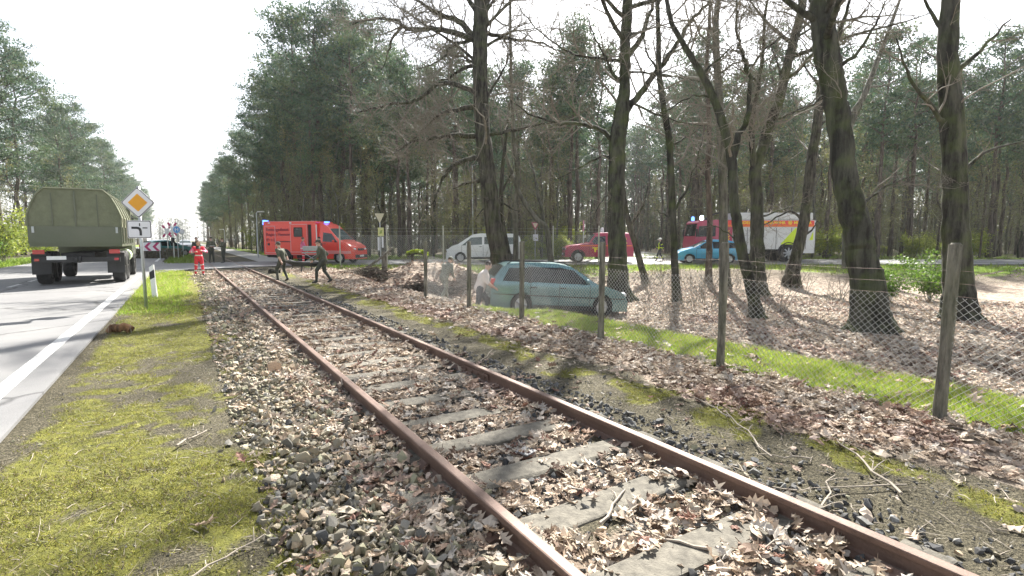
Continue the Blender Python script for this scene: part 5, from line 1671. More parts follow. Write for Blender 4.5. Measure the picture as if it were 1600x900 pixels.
# military truck on the approach road
def army_truck():
    t_ = thing('army_truck', 'olive military truck with canvas cover on the approach road at the left', 'truck', (-3.0, 26.2, -.012), math.pi / 2)
    ol = paint('olive_truck_paint', (0.085, 0.10, 0.06), 0, .6, .25)
    can = mk('olive_canvas', (0.16, 0.17, 0.11), .9, var=.2, scale=3, bmp=.4, bd=.02)
    pale = mk('pale_green_panel', (0.42, 0.50, 0.33), .7, var=.1)
    add(t_, 'cargo_bed', ol, lambda m: m.box((-1.0, 0, 1.35), (4.4, 2.44, .12)))
    for sd in (-1, 1):
        add(t_, 'side_board', ol, lambda m: m.box((-1.0, sd * 1.21, 1.68), (4.4, .05, .56)))
        for k in range(5):
            add(t_, 'board_rib', ol, lambda m: m.box((-3.0 + k, sd * 1.25, 1.68), (.07, .04, .56)))
    add(t_, 'tailgate', ol, lambda m: m.box((-3.2, 0, 1.68), (.05, 2.4, .56)))
    P = []
    for i in range(9):
        x = -3.2 + 4.4 * i / 8
        sag = 0.04 * (i % 2)
        P.append([(x, 1.22 * math.cos(a) if abs(math.cos(a)) < .97 else math.copysign(1.22, math.cos(a)), 1.95 + (1.25 - sag) * min(1, math.sin(a) * 1.35)) for a in np.linspace(0, math.pi, 15)])
    add(t_, 'canvas_cover', can, lambda m: m.sheet(P), smooth=True)
    add(t_, 'rear_flap', can, lambda m: m.prism([(q[1], q[2]) for q in P[0]], lambda a, b: (-3.18, a, b), lambda a, b: (-3.16, a, b)))
    add(t_, 'cab', ol, lambda m: m.prism([(1.4, .9), (3.4, .9), (3.45, 1.8), (3.2, 2.75), (1.4, 2.8)], lambda a, b: (a, -1.2, b), lambda a, b: (a, 1.2, b)))
    for sd in (-1, 1):
        add(t_, 'window', M['glass'], lambda m: m.prism([(1.8, 1.95), (3.2, 1.95), (3.05, 2.55), (1.8, 2.6)], lambda a, b: (a, sd * 1.19, b), lambda a, b: (a, sd * 1.21, b)))
        add(t_, 'mirror', M['black'], lambda m: (m.box((3.2, sd * 1.48, 2.2), (.08, .2, .5), bev=.03), m.tube([(3.2, sd * 1.2, 2.5), (3.2, sd * 1.48, 2.45)], .02, 5)))
        add(t_, 'tail_light', M['redlens'], lambda m: m.box((-3.24, sd * 1.0, 1.12), (.06, .3, .14)))
        add(t_, 'mud_flap', M['black'], lambda m: m.box((-2.95, sd * 1.0, .72), (.03, .5, .7)))
        for x in (-2.2, -.95, 2.5):
            wheel(t_, x, sd * 1.03, .56, .36, 'dark', 6)
    for k in (0, 2, 4, 6, 8):
        add(t_, 'hoop', can, lambda m: m.tube([(q[0], q[1] * 1.008, q[2] + .012) for q in P[k]], .03, 6))
    for k in (1, 3, 5, 7):
        for sd in (-1, 1):
            add(t_, 'tie_rope', mk_stick, lambda m: m.tube([(P[k][0][0], sd * 1.255, 1.5), (P[k][0][0] + .05, sd * 1.25, 1.95), (P[k][0][0], sd * 1.23, 2.3)], .012, 5))
    add(t_, 'flap_seam', ol, lambda m: (m.box((-3.20, 0, 2.55), (.02, .04, 1.2)), m.box((-3.20, -.6, 2.5), (.02, .03, 1.1)), m.box((-3.20, .6, 2.5), (.02, .03, 1.1))))
    add(t_, 'number_plate', M['white'], lambda m: m.box((-3.31, .55, .92), (.02, .5, .12)))
    add(t_, 'tow_hook', M['black'], lambda m: (m.box((-3.34, 0, .85), (.16, .2, .2), bev=.03), m.tube([(-3.4, 0, .78), (-3.5, 0, .8), (-3.5, 0, .92)], .03, 6)))
    for sd in (-1, 1):
        add(t_, 'tailgate_latch', M['steel'], lambda m: m.box((-3.24, sd * 1.1, 1.85), (.04, .06, .2)))
        add(t_, 'reflector', M['redlens'], lambda m: m.box((-3.31, sd * 1.05, .86), (.02, .12, .08)))
    add(t_, 'fuel_tank', pale, lambda m: m.cyl((.4, -.95, .9), (1.3, -.95, .9), .26, 14))
    add(t_, 'chassis', M['dark'], lambda m: m.box((0, 0, .95), (6.4, .9, .25)))
    add(t_, 'rear_bumper', M['black'], lambda m: m.box((-3.25, 0, .85), (.1, 2.3, .16)))
army_truck()

# two parked cars far off on the approach road
M['tealdark'] = paint('dark_teal_paint', (0.05, 0.22, 0.22), .2, .3)
M['silver'] = paint('silver_paint', (0.5, 0.52, 0.54), .5, .35)
w = cw((262 - 800) / FPX * 50, 50)
car('parked_car', 'dark teal car behind the chevron board left of the crossing', 'car', (w.x, w.y, -.012), math.pi / 2 - math.radians(60), HAT, M['tealdark'])
w = cw((296 - 800) / FPX * 84, 84)
car('distant_car', 'small silver car far down the approach road', 'car', (w.x - .4, w.y, -.012), -math.pi / 2, HAT, M['silver'])
# ------------------------------------------------------------------ signs, lamps, posts
M['amber'] = mk('amber_sign', (0.72, 0.32, 0.01), .45, var=.06, bmp=0)
M['signwhite'] = mk('sign_white', (0.70, 0.69, 0.73), .4, var=.04, bmp=0)
M['signblack'] = mk('sign_black', (0.012, 0.012, 0.016), .4, var=.1, bmp=0)
M['signred'] = mk('sign_crimson', (0.42, 0.015, 0.12), .45, var=.06, bmp=0)
M['signblue'] = mk('sign_blue', (0.03, 0.25, 0.60), .4, var=.06, bmp=0)
M['cream'] = mk('cream_sign', (0.55, 0.50, 0.36), .6, var=.1, bmp=0)  # cream base colour paints sunlight glowing through the back of the larger triangle
M['paleyellow'] = mk('pale_yellow_panel', (0.62, 0.60, 0.25), .6, var=.08, bmp=0)

def plate(root, name, poly, y, t, mat, z0=0, x0=0, parent=None):
    mb = MB()
    mb.prism(poly, lambda a, b: (x0 + a, y, z0 + b), lambda a, b: (x0 + a, y - t, z0 + b))
    return mb.build(name, mat, parent or root)
def rrect(w, h, r=.03):
    out = []
    for cx, cy, a0 in ((w / 2 - r, h / 2 - r, 0), (-w / 2 + r, h / 2 - r, 90), (-w / 2 + r, -h / 2 + r, 180), (w / 2 - r, -h / 2 + r, 270)):
        for k in range(4):
            a = math.radians(a0 + k * 30)
            out.append((cx + r * math.cos(a), cy + r * math.sin(a)))
    return out
def dia(s, r=.0):
    return [(s, 0), (0, s), (-s, 0), (0, -s)]
def rot2(p, a):
    return [(x * math.cos(a) - y * math.sin(a), x * math.sin(a) + y * math.cos(a)) for x, y in p]

b = pixg(229, 483)
face = math.radians(-22)
s = thing('priority_sign', 'amber and white diamond priority sign with turning-lane panel on a grey pole', 'sign', b, face)
mb = MB(); mb.tube([(0, 0, -.1), (-.02, 0, 1.35), (-.02, 0, 2.80)], .034, 12); mb.build('pole', M['steel'], s, smooth=True)
kx = -.02
R45 = math.radians(45)
d = plate(s, 'diamond_plate', rot2(rrect(.50, .50, .04), R45), -.045, .006, M['signwhite'], 2.43, kx)
plate(s, 'black_border', rot2(rrect(.485, .485, .035), R45), -.0515, .003, M['signblack'], 2.43, kx, d)
plate(s, 'white_field', rot2(rrect(.455, .455, .03), R45), -.055, .003, M['signwhite'], 2.43, kx, d)
plate(s, 'amber_field', rot2(rrect(.285, .285, .01), R45), -.0585, .003, M['amber'], 2.43, kx, d)
d = plate(s, 'turning_panel', rrect(.50, .40), -.045, .006, M['signwhite'], 1.83, kx)
plate(s, 'black_border', rrect(.48, .38), -.0515, .003, M['signblack'], 1.83, kx, d)
plate(s, 'white_field', rrect(.455, .355), -.055, .003, M['signwhite'], 1.83, kx, d)
curve = [(.0, -.14), (.05, -.14), (.05, -.03), (.035, .02), (0, .05), (-.05, .06), (-.16, .06), (-.16, .01), (-.06, .01), (-.02, 0), (0, -.04)]
plate(s, 'bend_arrow', curve, -.0585, .003, M['signblack'], 1.83, kx, d)
plate(s, 'side_road_mark', [(-.0, .07), (.022, .07), (.022, .14), (-.0, .14)], -.0585, .003, M['signblack'], 1.83, kx, d)
plate(s, 'side_road_mark', [(.07, .02), (.17, .02), (.17, .045), (.07, .045)], -.0585, .003, M['signblack'], 1.83, kx, d)

b = pixg(243, 466)
s = thing('delineator_post', 'white roadside delineator post with slanted black band in the verge', 'post', b, math.radians(-20), rot=(math.radians(2), math.radians(-2), math.radians(-20)))
mb = MB()
mb.prism([(-.06, 0), (.06, 0), (.045, .10), (-.045, .10)], lambda a, b: (a, b - .05, -.1), lambda a, b: (a * .95, (b - .05) * .95, .90 + a * .6))
mb.build('shaft', M['white'], s)
mb = MB()
mb.prism([(-.0625, .52), (.0625, .58), (.0625, .80), (-.0625, .72)], lambda a, b: (a, -.0535, b), lambda a, b: (a, -.0505, b))
mb.build('black_band', M['signblack'], s)

w = cw((238 - 800) / FPX * 40, 40)
s = thing('chevron_board', 'white board with two crimson chevrons pointing left behind the delineator post', 'sign', (w.x, w.y, -.06), math.radians(-30))
for x in (-.62, .62):
    mb = MB(); mb.tube([(x, 0, -.1), (x, 0, 1.40)], .03, 8); mb.build('post', M['steel'], s)
d = plate(s, 'board', rrect(1.42, .62, .03), -.035, .02, M['signwhite'], 1.06)
for x in (-.18, .42):
    plate(s, 'chevron', [(x - .30, 0), (x, .30), (x + .24, .30), (x - .06, 0), (x + .24, -.30), (x, -.30)], -.0565, .003, M['signred'], 1.06, 0, d)

def andrew(u, Z, ztop, label, rz, sc=1.0):
    w = cw((u - 800) / FPX * Z, Z)
    s = thing('crossing_cross', label, 'sign', (w.x, w.y, -.06), rz)
    mb = MB(); mb.tube([(0, 0, -.1), (0, 0, ztop - .45)], .04, 8); mb.build('pole', M['offwhite'], s)
    for a in (58, -58):
        ar = math.radians(a)
        arm = plate(s, 'arm', rot2(rrect(1.25 * sc, .17 * sc, .02), ar), -.05 - (.012 if a < 0 else 0), .01, M['signwhite'], ztop - .55)
        for e in (-1, 1):
            tip = [(x + e * .46 * sc, y) for x, y in rrect(.30 * sc, .165 * sc, .02)]
            plate(s, 'red_tip', rot2(tip, ar), -.0605 - (.012 if a < 0 else 0), .004, M['signred'], ztop - .55, 0, arm)
    return s
s = andrew(273, 44, 3.0, 'white level crossing cross with crimson tips on the grass island', math.radians(-28))
add(s, 'lamp_box', M['black'], lambda m: (m.box((0, -.06, 1.55), (.26, .12, .42), bev=.03), m.cyl((0, -.12, 1.62), (0, -.2, 1.62), .07, 12)))
w = cw((264 - 800) / FPX * 48, 48)
s = andrew(264, 48, 2.9, 'second crossing cross half hidden behind the first', math.radians(-8))
def round_sign(u, v, Z, r, label, mat, border, arrow):
    w = cw((u - 800) / FPX * Z, Z)
    s = thing('round_sign', label, 'sign', (w.x, w.y, -.06), math.radians(-30))
    zc = CAMH + (377 - v) / FPX * Z + .06
    mb = MB(); mb.tube([(0, 0, -.1), (0, 0, zc)], .03, 8); mb.build('pole', M['steel'], s)
    C = lambda q: [(q * math.cos(a), q * math.sin(a)) for a in np.linspace(0, 2 * math.pi, 25)[:-1]]
    d = plate(s, 'disc', C(r), -.035, .012, border, zc)
    plate(s, 'face', C(r * .9), -.048, .004, mat, zc, 0, d)
    if arrow:
        for sx_ in (-1, 1):
            plate(s, 'white_symbol', [(sx_ * .10 - .03, -.14), (sx_ * .10 + .03, -.14), (sx_ * .10 + .03, .14), (sx_ * .10 - .03, .14)], -.0525, .003, M['signwhite'], zc, 0, d)
        plate(s, 'white_symbol', [(-.16, 0), (.16, 0), (.16, .04), (-.16, .04)], -.0560, .003, M['signwhite'], zc, 0, d)
round_sign(279.5, 361, 42.5, .29, 'round blue path sign on a grey pole beside the crossing cross', M['signblue'], M['signwhite'], True)
round_sign(287.5, 364, 46, .22, 'small round white sign with dark rim beyond the blue one', M['signwhite'], M['signblack'], False)

# clipped brown hedge on the island
def hedge():
    r = np.random.default_rng(31)
    w = cw((247 - 800) / FPX * 44.5, 44.5)
    s = thing('hedge', 'low clipped brown hedge behind the chevron board', 'hedge', (w.x, w.y, -.06), math.radians(-28))
    n = 5200
    P = np.stack([r.uniform(-1.9, 1.9, n), r.uniform(-.4, .4, n), r.uniform(0, .85, n)], -1)
    link('foliage', leaf_mesh(r, P, .06, [(.16, .13, .09), (.22, .17, .12), (.11, .10, .06), (.12, .14, .06)]), s)
    mb = MB()
    rg = random.Random(3)
    for k in range(60):
        x, y = rg.uniform(-1.9, 1.9), rg.uniform(-.4, .4)
        mb.tube([(x, y, -.1), (x + rg.gauss(0, .08), y + rg.gauss(0, .08), .8)], [.02, .008], 4, False)
    mb.build('stems', M['twig'], s)
hedge()

def yield_sign(u, Z, base_v, ztop, tw, label, panels, col, rim=None, rz=None):
    w = cw((u - 800) / FPX * Z, Z)
    g_ = gzs(w.x, w.y)
    s = thing('yield_sign', label, 'sign', (w.x, w.y, g_), -YAW if rz is None else rz)
    H = ztop - g_
    mb = MB(); mb.tube([(0, 0, -.2), (0, 0, H - .1)], .035, 8); mb.build('pole', M['steel'], s)
    h = tw * .95
    d = plate(s, 'triangle', [(-tw / 2, 0), (tw / 2, 0), (.02, -h), (-.02, -h)], -.04, .012, rim or col, H)
    if rim:
        plate(s, 'triangle_face', [(-tw / 2 * .74, -.045), (tw / 2 * .74, -.045), (0, -h * .83)], -.0525, .003, col, H, 0, d)
    for (x, z, pw, ph, mt) in panels:
        plate(s, 'panel', [(x - pw / 2, z - ph / 2), (x + pw / 2, z - ph / 2), (x + pw / 2, z + ph / 2), (x - pw / 2, z + ph / 2)], -.04, .012, mt, 0)
    return s
s = yield_sign(595, 34.5, 405, CAMH + (377 - 336) / FPX * 34.5, .62, 'cream yield triangle with pale yellow panel right of the ambulance', [(.06, 2.08, .38, .55, M['paleyellow']), (-.10, 1.32, .12, .85, M['signwhite']), (.16, 1.42, .12, .7, M['signwhite'])], M['cream'])
plate(s, 'symbol', [(-.04, 1.95), (.12, 1.98), (.16, 2.2), (.02, 2.16)], -.0525, .003, mk('faded_green_symbol', (.25, .32, .06), .6, bmp=0))
yield_sign(836, 43.5, 395, CAMH + (377 - 350) / FPX * 43.5, .60, 'small red rimmed yield triangle with white panel behind the saplings', [(.03, 1.75, .42, .52, M['signwhite'])], M['cream'], M['signred'])

def lamp(u, Z, v, label, arm=.8, sgn=1):
    w = cw((u - 800) / FPX * Z, Z)
    H = CAMH + (377 - v) / FPX * Z
    s = thing('street_lamp', label, 'street lamp', (w.x, w.y, -.06), -YAW)
    mb = MB(); mb.tube([(0, 0, -.2), (0, 0, H * .5), (0, 0, H)], [.07, .06, .045], 10); mb.tube([(0, 0, H), (sgn * arm * .5, 0, H + .12), (sgn * arm, 0, H + .12)], .03, 6); mb.build('pole', M['steel'], s)
    mb = MB(); mb.box((sgn * arm * 1.1, 0, H + .1), (.6, .2, .1), bev=.03); mb.build('lamp_head', M['offwhite'], s)
lamp(404, 47, 334, 'grey street lamp just left of the ambulance roof', .35)
lamp(353, 82, 361, 'distant street lamp above the two standing soldiers', .4, -1)
lamp(739, 47, 262, 'tall grey street lamp pole behind the white van', .9)

# red and white marker pole
w = cw((911 - 800) / FPX * 45, 45)
s = thing('marker_pole', 'thin pole with pink top behind the red off-road vehicle', 'pole', (w.x, w.y, -.06))
mb = MB(); mb.tube([(0, 0, -.1), (0, 0, 2.3)], .04, 6); mb.build('shaft', M['steel'], s)
mb = MB(); mb.tube([(0, 0, 2.3), (0, 0, 3.2)], .06, 8); mb.build('top', mk('faded_pink', (.55, .22, .32), .6), s)

# stout fence end post with leaning strut
b = pixg(601, 430)
s = thing('strut_post', 'stout grey post with a leaning rail left of the mound', 'post', b, -YAW)
mb = MB(); mb.tube([(0, 0, -.2), (0.01, 0, .5), (0, 0, 1.02)], [.14, .13, .12], 10); mb.build('post', M['post'], s, angle=40)
mb = MB(); mb.tube([(-1.15, -.18, .02), (-.1, -.17, .78), (.42, -.16, 1.22)], [.06, .055, .05], 8); mb.build('strut', M['post'], s, smooth=True)

# mossy board on two legs on the mound
Z = 25.5
w = cw((652 - 800) / FPX * Z, Z)
s = thing('mossy_table', 'small mossy board on short dark legs atop the leaf mound', 'table', on(w), -YAW)
for x in (-.22, .36):
    mb = MB(); mb.box((x, 0, .18), (.08, .3, .7)); mb.build('leg', M['bark_dark'], s)
g_ = gzs(w.x, w.y)
mb = MB(); mb.box((0, 0, .56), (.95, .5, .07), bev=.02); mb.build('board', M['bark_dark'], s)
r = np.random.default_rng(8)
P = np.stack([r.uniform(-.5, .5, 2600), r.uniform(-.28, .28, 2600), .60 + r.random(2600) * .17], -1)
P[:, 2] -= .12 * (np.abs(P[:, 0]) / .5) ** 2
link('moss_cushion', leaf_mesh(r, P, .035, [(.22, .30, .02), (.30, .37, .03), (.15, .22, .02)]), s)

M['bark_log'] = mk_bark('brown_log_bark', (0.10, 0.055, 0.03), (0.34, 0.19, 0.10), 12)
def brush_heap(u, v, w_, h_, label):
    b = pixg(u, v)
    s = thing('brush_heap', label, 'brush heap', b, -YAW)
    rg = random.Random(14)
    for nm, n, r0, ml in (('thick_branch', 9, .045, M['bark_dark']), ('branches', 260, .014, M['bark_pine'])):
        mb = MB()
        for k in range(n):
            x, y = rg.gauss(0, w_ * .42), rg.gauss(0, w_ * .25)
            z = h_ * math.exp(-(x / w_) ** 2 * 2 - (y / w_) ** 2 * 3) * rg.uniform(.1, 1.0)
            an, L = rg.uniform(0, 6.28), rg.uniform(.5, 1.6)
            d = Vector((math.cos(an), math.sin(an) * .7, rg.uniform(-.25, .45))) * L * .5
            c_ = Vector((x, y, z + .05))
            e = Vector((rg.gauss(0, .08), rg.gauss(0, .08), rg.gauss(.03, .05)))
            if r0 > .03:
                mb = MB()
            mb.tube([c_ - d, c_ + e, c_ + d], [r0 * rg.uniform(.7, 1.2), r0 * .8, r0 * .4], 6 if r0 > .03 else 4, r0 > .03)
            if r0 > .03:
                mb.build(nm, ml, s, smooth=True)
        if r0 < .03:
            tag(mb.build(nm, ml, s), kind='stuff')
brush_heap(578, 437, 1.5, .55, 'heap of cut branches and debris right of the stretcher bearers')
brush_heap(660, 432, 1.7, .5, 'heap of brown branches at the foot of the leaf mound by the fence end')
def log(u, v, L, r_, label, rz, bark):
    b = pixg(u, v)
    s = thing('log', label, 'log', b, rz)
    rg = random.Random(int(u))
    mb = MB()
    mb.tube([(L * (k / 6 - .5), rg.gauss(0, .02), r_ * .75 + rg.gauss(0, .02)) for k in range(7)], [r_ * rg.uniform(.9, 1.1) for k in range(7)], 12)
    mb.build('bark', M[bark], s, angle=40)
    for e in (-1, 1):
        mb = MB(); mb.cyl((e * L * .5, 0, r_ * .75), (e * (L * .5 + .006), 0, r_ * .75), r_ * .9, 12); mb.build('cut_face', mk_stick, s)
log(624, 441, 1.6, .145, 'dark fallen log lying at the foot of the leaf mound', -YAW + .12, 'bark_dark')
log(430, 427, .62, .12, 'short black log by the track behind the left stretcher bearer', -YAW, 'bark_dark')
log(188, 520, .30, .07, 'short cut log with an orange-brown face in the left verge', -YAW + .5, 'bark_log')
b = pixg(672, 414)
s = thing('slate_slab', 'pale flat slab leaning on the leaf mound beside the fence end', 'slab', (b.x, b.y, b.z + .05), -YAW, rot=(.35, -.35, -YAW))
mb = MB(); mb.box((0, 0, 0), (.7, .35, .05), bev=.01); mb.build('slab', M['offwhite'], s)
b = pix(822, 705, -.10)
s = thing('slate_piece', 'flat grey slate lying on the leaves between the rails', 'slate', (b.x, b.y, b.z), .3, rot=(.08, .05, .4))
mb = MB(); mb.box((0, 0, 0), (.135, .11, .012), bev=.003); mb.build('slab', mk('grey_slate', (.2, .2, .205), .6), s)
b = pixg(431, 580)
tag(link('sandstone_block', np_mesh('sandstone_block', STONES[3][0] * .085, STONES[3][1], M['stone'], np.tile((.50, .34, .22), (len(STONES[3][0]), 1))), loc=(b.x, b.y, b.z + .04)), 'single orange sandstone among the ballast left of the rail', 'stone')

# ------------------------------------------------------------------ people
BASE = dict(pelvis=(0, 0, .95), belly=(0, .0, 1.08), chest=(0, .0, 1.28), neck=(0, .0, 1.47), head=(0, .02, 1.63),
            shL=(-.185, 0, 1.41), elL=(-.25, -.02, 1.13), wrL=(-.25, .06, .88), shR=(.185, 0, 1.41), elR=(.25, -.02, 1.13), wrR=(.25, .06, .88),
            hiL=(-.09, 0, .92), knL=(-.10, .03, .50), anL=(-.10, 0, .09), toL=(-.12, .15, .045), hiR=(.09, 0, .92), knR=(.10, .03, .50), anR=(.10, 0, .09), toR=(.12, .15, .045))
BONES = [('pelvis', 'belly', .155, .145, 'torso'), ('belly', 'chest', .145, .165, 'torso'), ('chest', 'neck', .15, .07, 'torso'), ('neck', 'head', .058, .062, 'skin'),
         ('shL', 'chest', .085, .11, 'torso'), ('shR', 'chest', .085, .11, 'torso'), ('shL', 'elL', .072, .055, 'arm'), ('elL', 'wrL', .053, .037, 'fore'), ('shR', 'elR', .072, .055, 'arm'), ('elR', 'wrR', .053, .037, 'fore'),
         ('hiL', 'pelvis', .10, .13, 'leg'), ('hiR', 'pelvis', .10, .13, 'leg'), ('hiL', 'knL', .098, .068, 'leg'), ('knL', 'anL', .066, .045, 'shin'), ('hiR', 'knR', .098, .068, 'leg'), ('knR', 'anR', .066, .045, 'shin'),
         ('anL', 'toL', .052, .042, 'foot'), ('anR', 'toR', .052, .042, 'foot')]

def person(label, loc, rz, pose, cols, h=1.68, hair='hair_brown', hat=None, stripes=None, bulk=1.0, extra=None, group=None):
    J = {k: Vector(v) for k, v in {**BASE, **pose}.items()}
    sc = h / 1.76
    root = thing('person', label, 'person', loc, rz, group)
    root.scale = (sc, sc, sc)
    mb = MB()
    for a, b, ra, rb, g in BONES:
        k = bulk if g in ('torso', 'arm', 'leg', 'shin', 'fore') else 1
        A, B_ = J[a], J[b]
        d = (B_ - A)
        L = d.length
        d.normalize()
        ra, rb = ra * k, rb * k
        pts, rr = [], []
        for q in (-1, -.8, -.45):
            pts.append(A + d * ra * q); rr.append(ra * math.sqrt(max(.0025, 1 - q * q)))
        pts += [A.lerp(B_, .02), A.lerp(B_, .5), A.lerp(B_, .98)]; rr += [ra, ra * .5 + rb * .5, rb]
        for q in (.45, .8, 1):
            pts.append(B_ + d * rb * q); rr.append(rb * math.sqrt(max(.0025, 1 - q * q)))
        mb.tube(pts, rr, 12)
    hd = J['head']
    nk = (J['head'] - J['neck']).normalized()
    look = pose.get('look', Vector((0, 1, 0)))
    look = Vector(look); look = (look - nk * look.dot(nk)).normalized()
    rt = look.cross(nk)
    HR = Matrix((rt, look, nk)).transposed()
    hc = hd + nk * .035
    mb.ell(hc, (.078, .097, .118), 16, 12, HR)
    mb.ell(hc + HR @ Vector((0, .03, -.075)), (.052, .06, .05), 12, 8, HR)
    tmp = mb.build('person_raw', M['skin'])
    md = tmp.modifiers.new('r', 'REMESH')
    md.mode = 'VOXEL'; md.voxel_size = .027
    sm = tmp.modifiers.new('s', 'SMOOTH')
    sm.factor = .5; sm.iterations = 2
    dg = bpy.context.evaluated_depsgraph_get()
    me_ = bpy.data.meshes.new_from_object(tmp.evaluated_get(dg))
    bpy.data.objects.remove(tmp)
    V = np.array([v.co[:] for v in me_.vertices]); F = [tuple(p.vertices) for p in me_.polygons]
    bpy.data.meshes.remove(me_)
    fc = np.array([V[list(f)].mean(0) for f in F])
    best, bi, bt = np.full(len(fc), 9.), np.zeros(len(fc), int), np.zeros(len(fc))
    for i, (a, b, ra, rb, g) in enumerate(BONES):
        A, B_ = np.array(J[a]), np.array(J[b])
        ab = B_ - A
        t_ = np.clip(((fc - A) @ ab) / (ab @ ab), 0, 1)
        dist = np.linalg.norm(fc - (A + t_[:, None] * ab), axis=1) - (ra + (rb - ra) * t_) * (bulk if g != 'skin' else 1)
        m_ = dist < best
        best[m_], bi[m_], bt[m_] = dist[m_], i, t_[m_]
    inhead = np.linalg.norm((fc - np.array(hc)) / np.array([.11, .12, .14]), axis=1) < 1.05
    names = ['torso', 'arm', 'fore', 'leg', 'shin', 'foot', 'skin', 'stripe', 'face_dark']
    full = {'torso': 'olive', 'arm': None, 'fore': None, 'leg': 'olive_dark', 'shin': None, 'foot': 'boot', 'skin': 'skin', 'stripe': 'white', 'face_dark': 'hair_dark', **cols}
    full['arm'] = full['arm'] or full['torso']; full['fore'] = full['fore'] or full['arm']; full['shin'] = full['shin'] or full['leg']
    mats = [M[full[n]] for n in names]
    mi = []
    for i in range(len(fc)):
        g = BONES[bi[i]][4]
        if inhead[i]:
            g = 'skin'
        elif stripes:
            g = stripes(g, BONES[bi[i]], bt[i], fc[i]) or g
        mi.append(names.index(g))
    fb = MB()
    fb.V = [tuple(v) for v in V]; fb.F = F; fb.M = mi
    sk = names.index('skin')
    fb.m = sk
    fb.ell(hc + HR @ Vector((0, .100, -.02)), (.014, .02, .025), 8, 6, HR)      # nose
    for e in (-1, 1):
        fb.ell(hc + HR @ Vector((e * .079, -.005, -.005)), (.012, .022, .032), 8, 6, HR)   # ears
    fb.m = names.index('face_dark')
    for e in (-1, 1):
        fb.ell(hc + HR @ Vector((e * .032, .084, .012)), (.012, .008, .007), 6, 4, HR)      # eyes
        fb.ell(hc + HR @ Vector((e * .032, .088, .032)), (.020, .006, .005), 6, 4, HR)      # brows
    fb.ell(hc + HR @ Vector((0, .086, -.062)), (.024, .008, .006), 8, 4, HR)               # mouth
    fb.m = sk
    for sd, (wr, el) in ((-1, ('wrL', 'elL')), (1, ('wrR', 'elR'))):
        wv = J[wr]
        d = (J[wr] - J[el]).normalized()
        s_ = d.cross(Vector((0, 0, 1)) if abs(d.z) < .8 else Vector((0, 1, 0))).normalized()
        n_ = s_.cross(d)
        fb.tube([wv, wv + d * .03, wv + d * .08, wv + d * .095], [.030, .036, .038, .03], 8)
        for f_, (off, ln) in enumerate(((-.027, .065), (-.009, .078), (.009, .073), (.027, .056))):
            p = wv + d * .085 + s_ * off
            c_ = n_ * (-.5 if sd > 0 else .5)
            fb.tube([p, p + d * ln * .45, p + (d * .8 + c_ * .4) * ln * .75, p + (d * .75 + c_ * .8) * ln], [.0095, .009, .0085, .006], 6)
        p = wv + d * .03 + s_ * .033 * (-sd)
        fb.tube([p, p + (d * .6 + s_ * -sd * .6) * .04, p + (d * .9 + s_ * -sd * .3) * .07], [.012, .010, .007], 6)
    fb.build('body', mats, root, smooth=True)
    hb = MB()
    if hat is None:
        hb.ell(hc + HR @ Vector((0, -.016, .022)), (.084, .094, .106), 14, 10, HR, zmin=-.35)
        hb.build('hair', M[hair], root, smooth=True)
    else:
        hb.ell(hc + HR @ Vector((0, -.01, .03)), (.105, .118, .105) if hat[1] == 'helmet' else (.092, .108, .09), 16, 10, HR, zmin=-.1)
        if hat[1] == 'helmet':
            hb.ell(hc + HR @ Vector((0, -.02, .02)), (.135, .165, .015), 16, 6, HR)
        else:
            hb.ell(hc + HR @ Vector((0, .08, .035)), (.07, .08, .01), 12, 6, HR)
        hb.build(hat[1], M[hat[0]], root, smooth=True)
        if hat[1] == 'cap':
            hb = MB(); hb.ell(hc + HR @ Vector((0, -.018, -.01)), (.086, .092, .09), 12, 8, HR, zmin=-.3); hb.build('hair', M[hair], root, smooth=True)
    if extra:
        extra(root, J, HR, hc)
    return root

M['medred'] = mk('medic_red', (0.72, 0.03, 0.06), .75, var=.15, scale=12)
M['medpink'] = mk('medic_red_sleeve', (0.70, 0.16, 0.28), .75, var=.12, scale=12)
M['reflect'] = mk('reflective_band', (0.68, 0.68, 0.66), .4, var=.08, bmp=0)
M['shirt'] = mk('white_shirt', (0.66, 0.60, 0.58), .8, var=.08, scale=12)
M['jeans'] = mk('dark_jeans', (0.05, 0.055, 0.07), .85, var=.25, scale=16)
M['camo'] = mk('grey_green_camouflage', (0.17, 0.18, 0.14), .85, var=.55, scale=9)
M['turnout'] = mk('fire_turnout_navy', (0.025, 0.028, 0.035), .8, var=.3)
toV = lambda a: Vector(a)
def face_to(p, toward):
    d = Vector(toward) - Vector(p)
    return math.atan2(d.y, d.x) - math.pi / 2
HR_ANG = -YAW - math.pi / 2            # facing the right of the picture
HL_ANG = -YAW + math.pi / 2            # facing the left

def med_stripes(g, bone, t_, c):
    if g == 'shin' and .45 < t_ < .62: return 'stripe'
    if g == 'leg' and bone[0].startswith('hi') and bone[1].startswith('kn') and .80 < t_ < .92: return 'stripe'
    if g == 'fore' and .30 < t_ < .5: return 'stripe'
    if g == 'torso' and 1.02 < c[2] < 1.07: return 'stripe'
    if g == 'torso' and c[2] > 1.36 and abs(c[0]) < .09: return 'face_dark'
p = pixg(312, 431)
person('person in bright red medic suit with raised forearms standing beside the track', p, face_to(p, (0, 0, 0)), dict(elL=(-.36, .02, 1.20), wrL=(-.15, .26, 1.27), elR=(.36, .02, 1.20), wrR=(.13, .26, 1.22), anL=(-.17, .02, .09), toL=(-.20, .16, .045), knL=(-.14, .05, .5), anR=(.17, .0, .09), toR=(.22, .13, .045), knR=(.14, .04, .5)),
       dict(torso='medred', arm='medpink', leg='medred', shin='medred', stripe='reflect', face_dark='hair_dark'), 1.60, 'hair_brown', stripes=med_stripes, bulk=1.12)
p = pix(331, 411, 0)
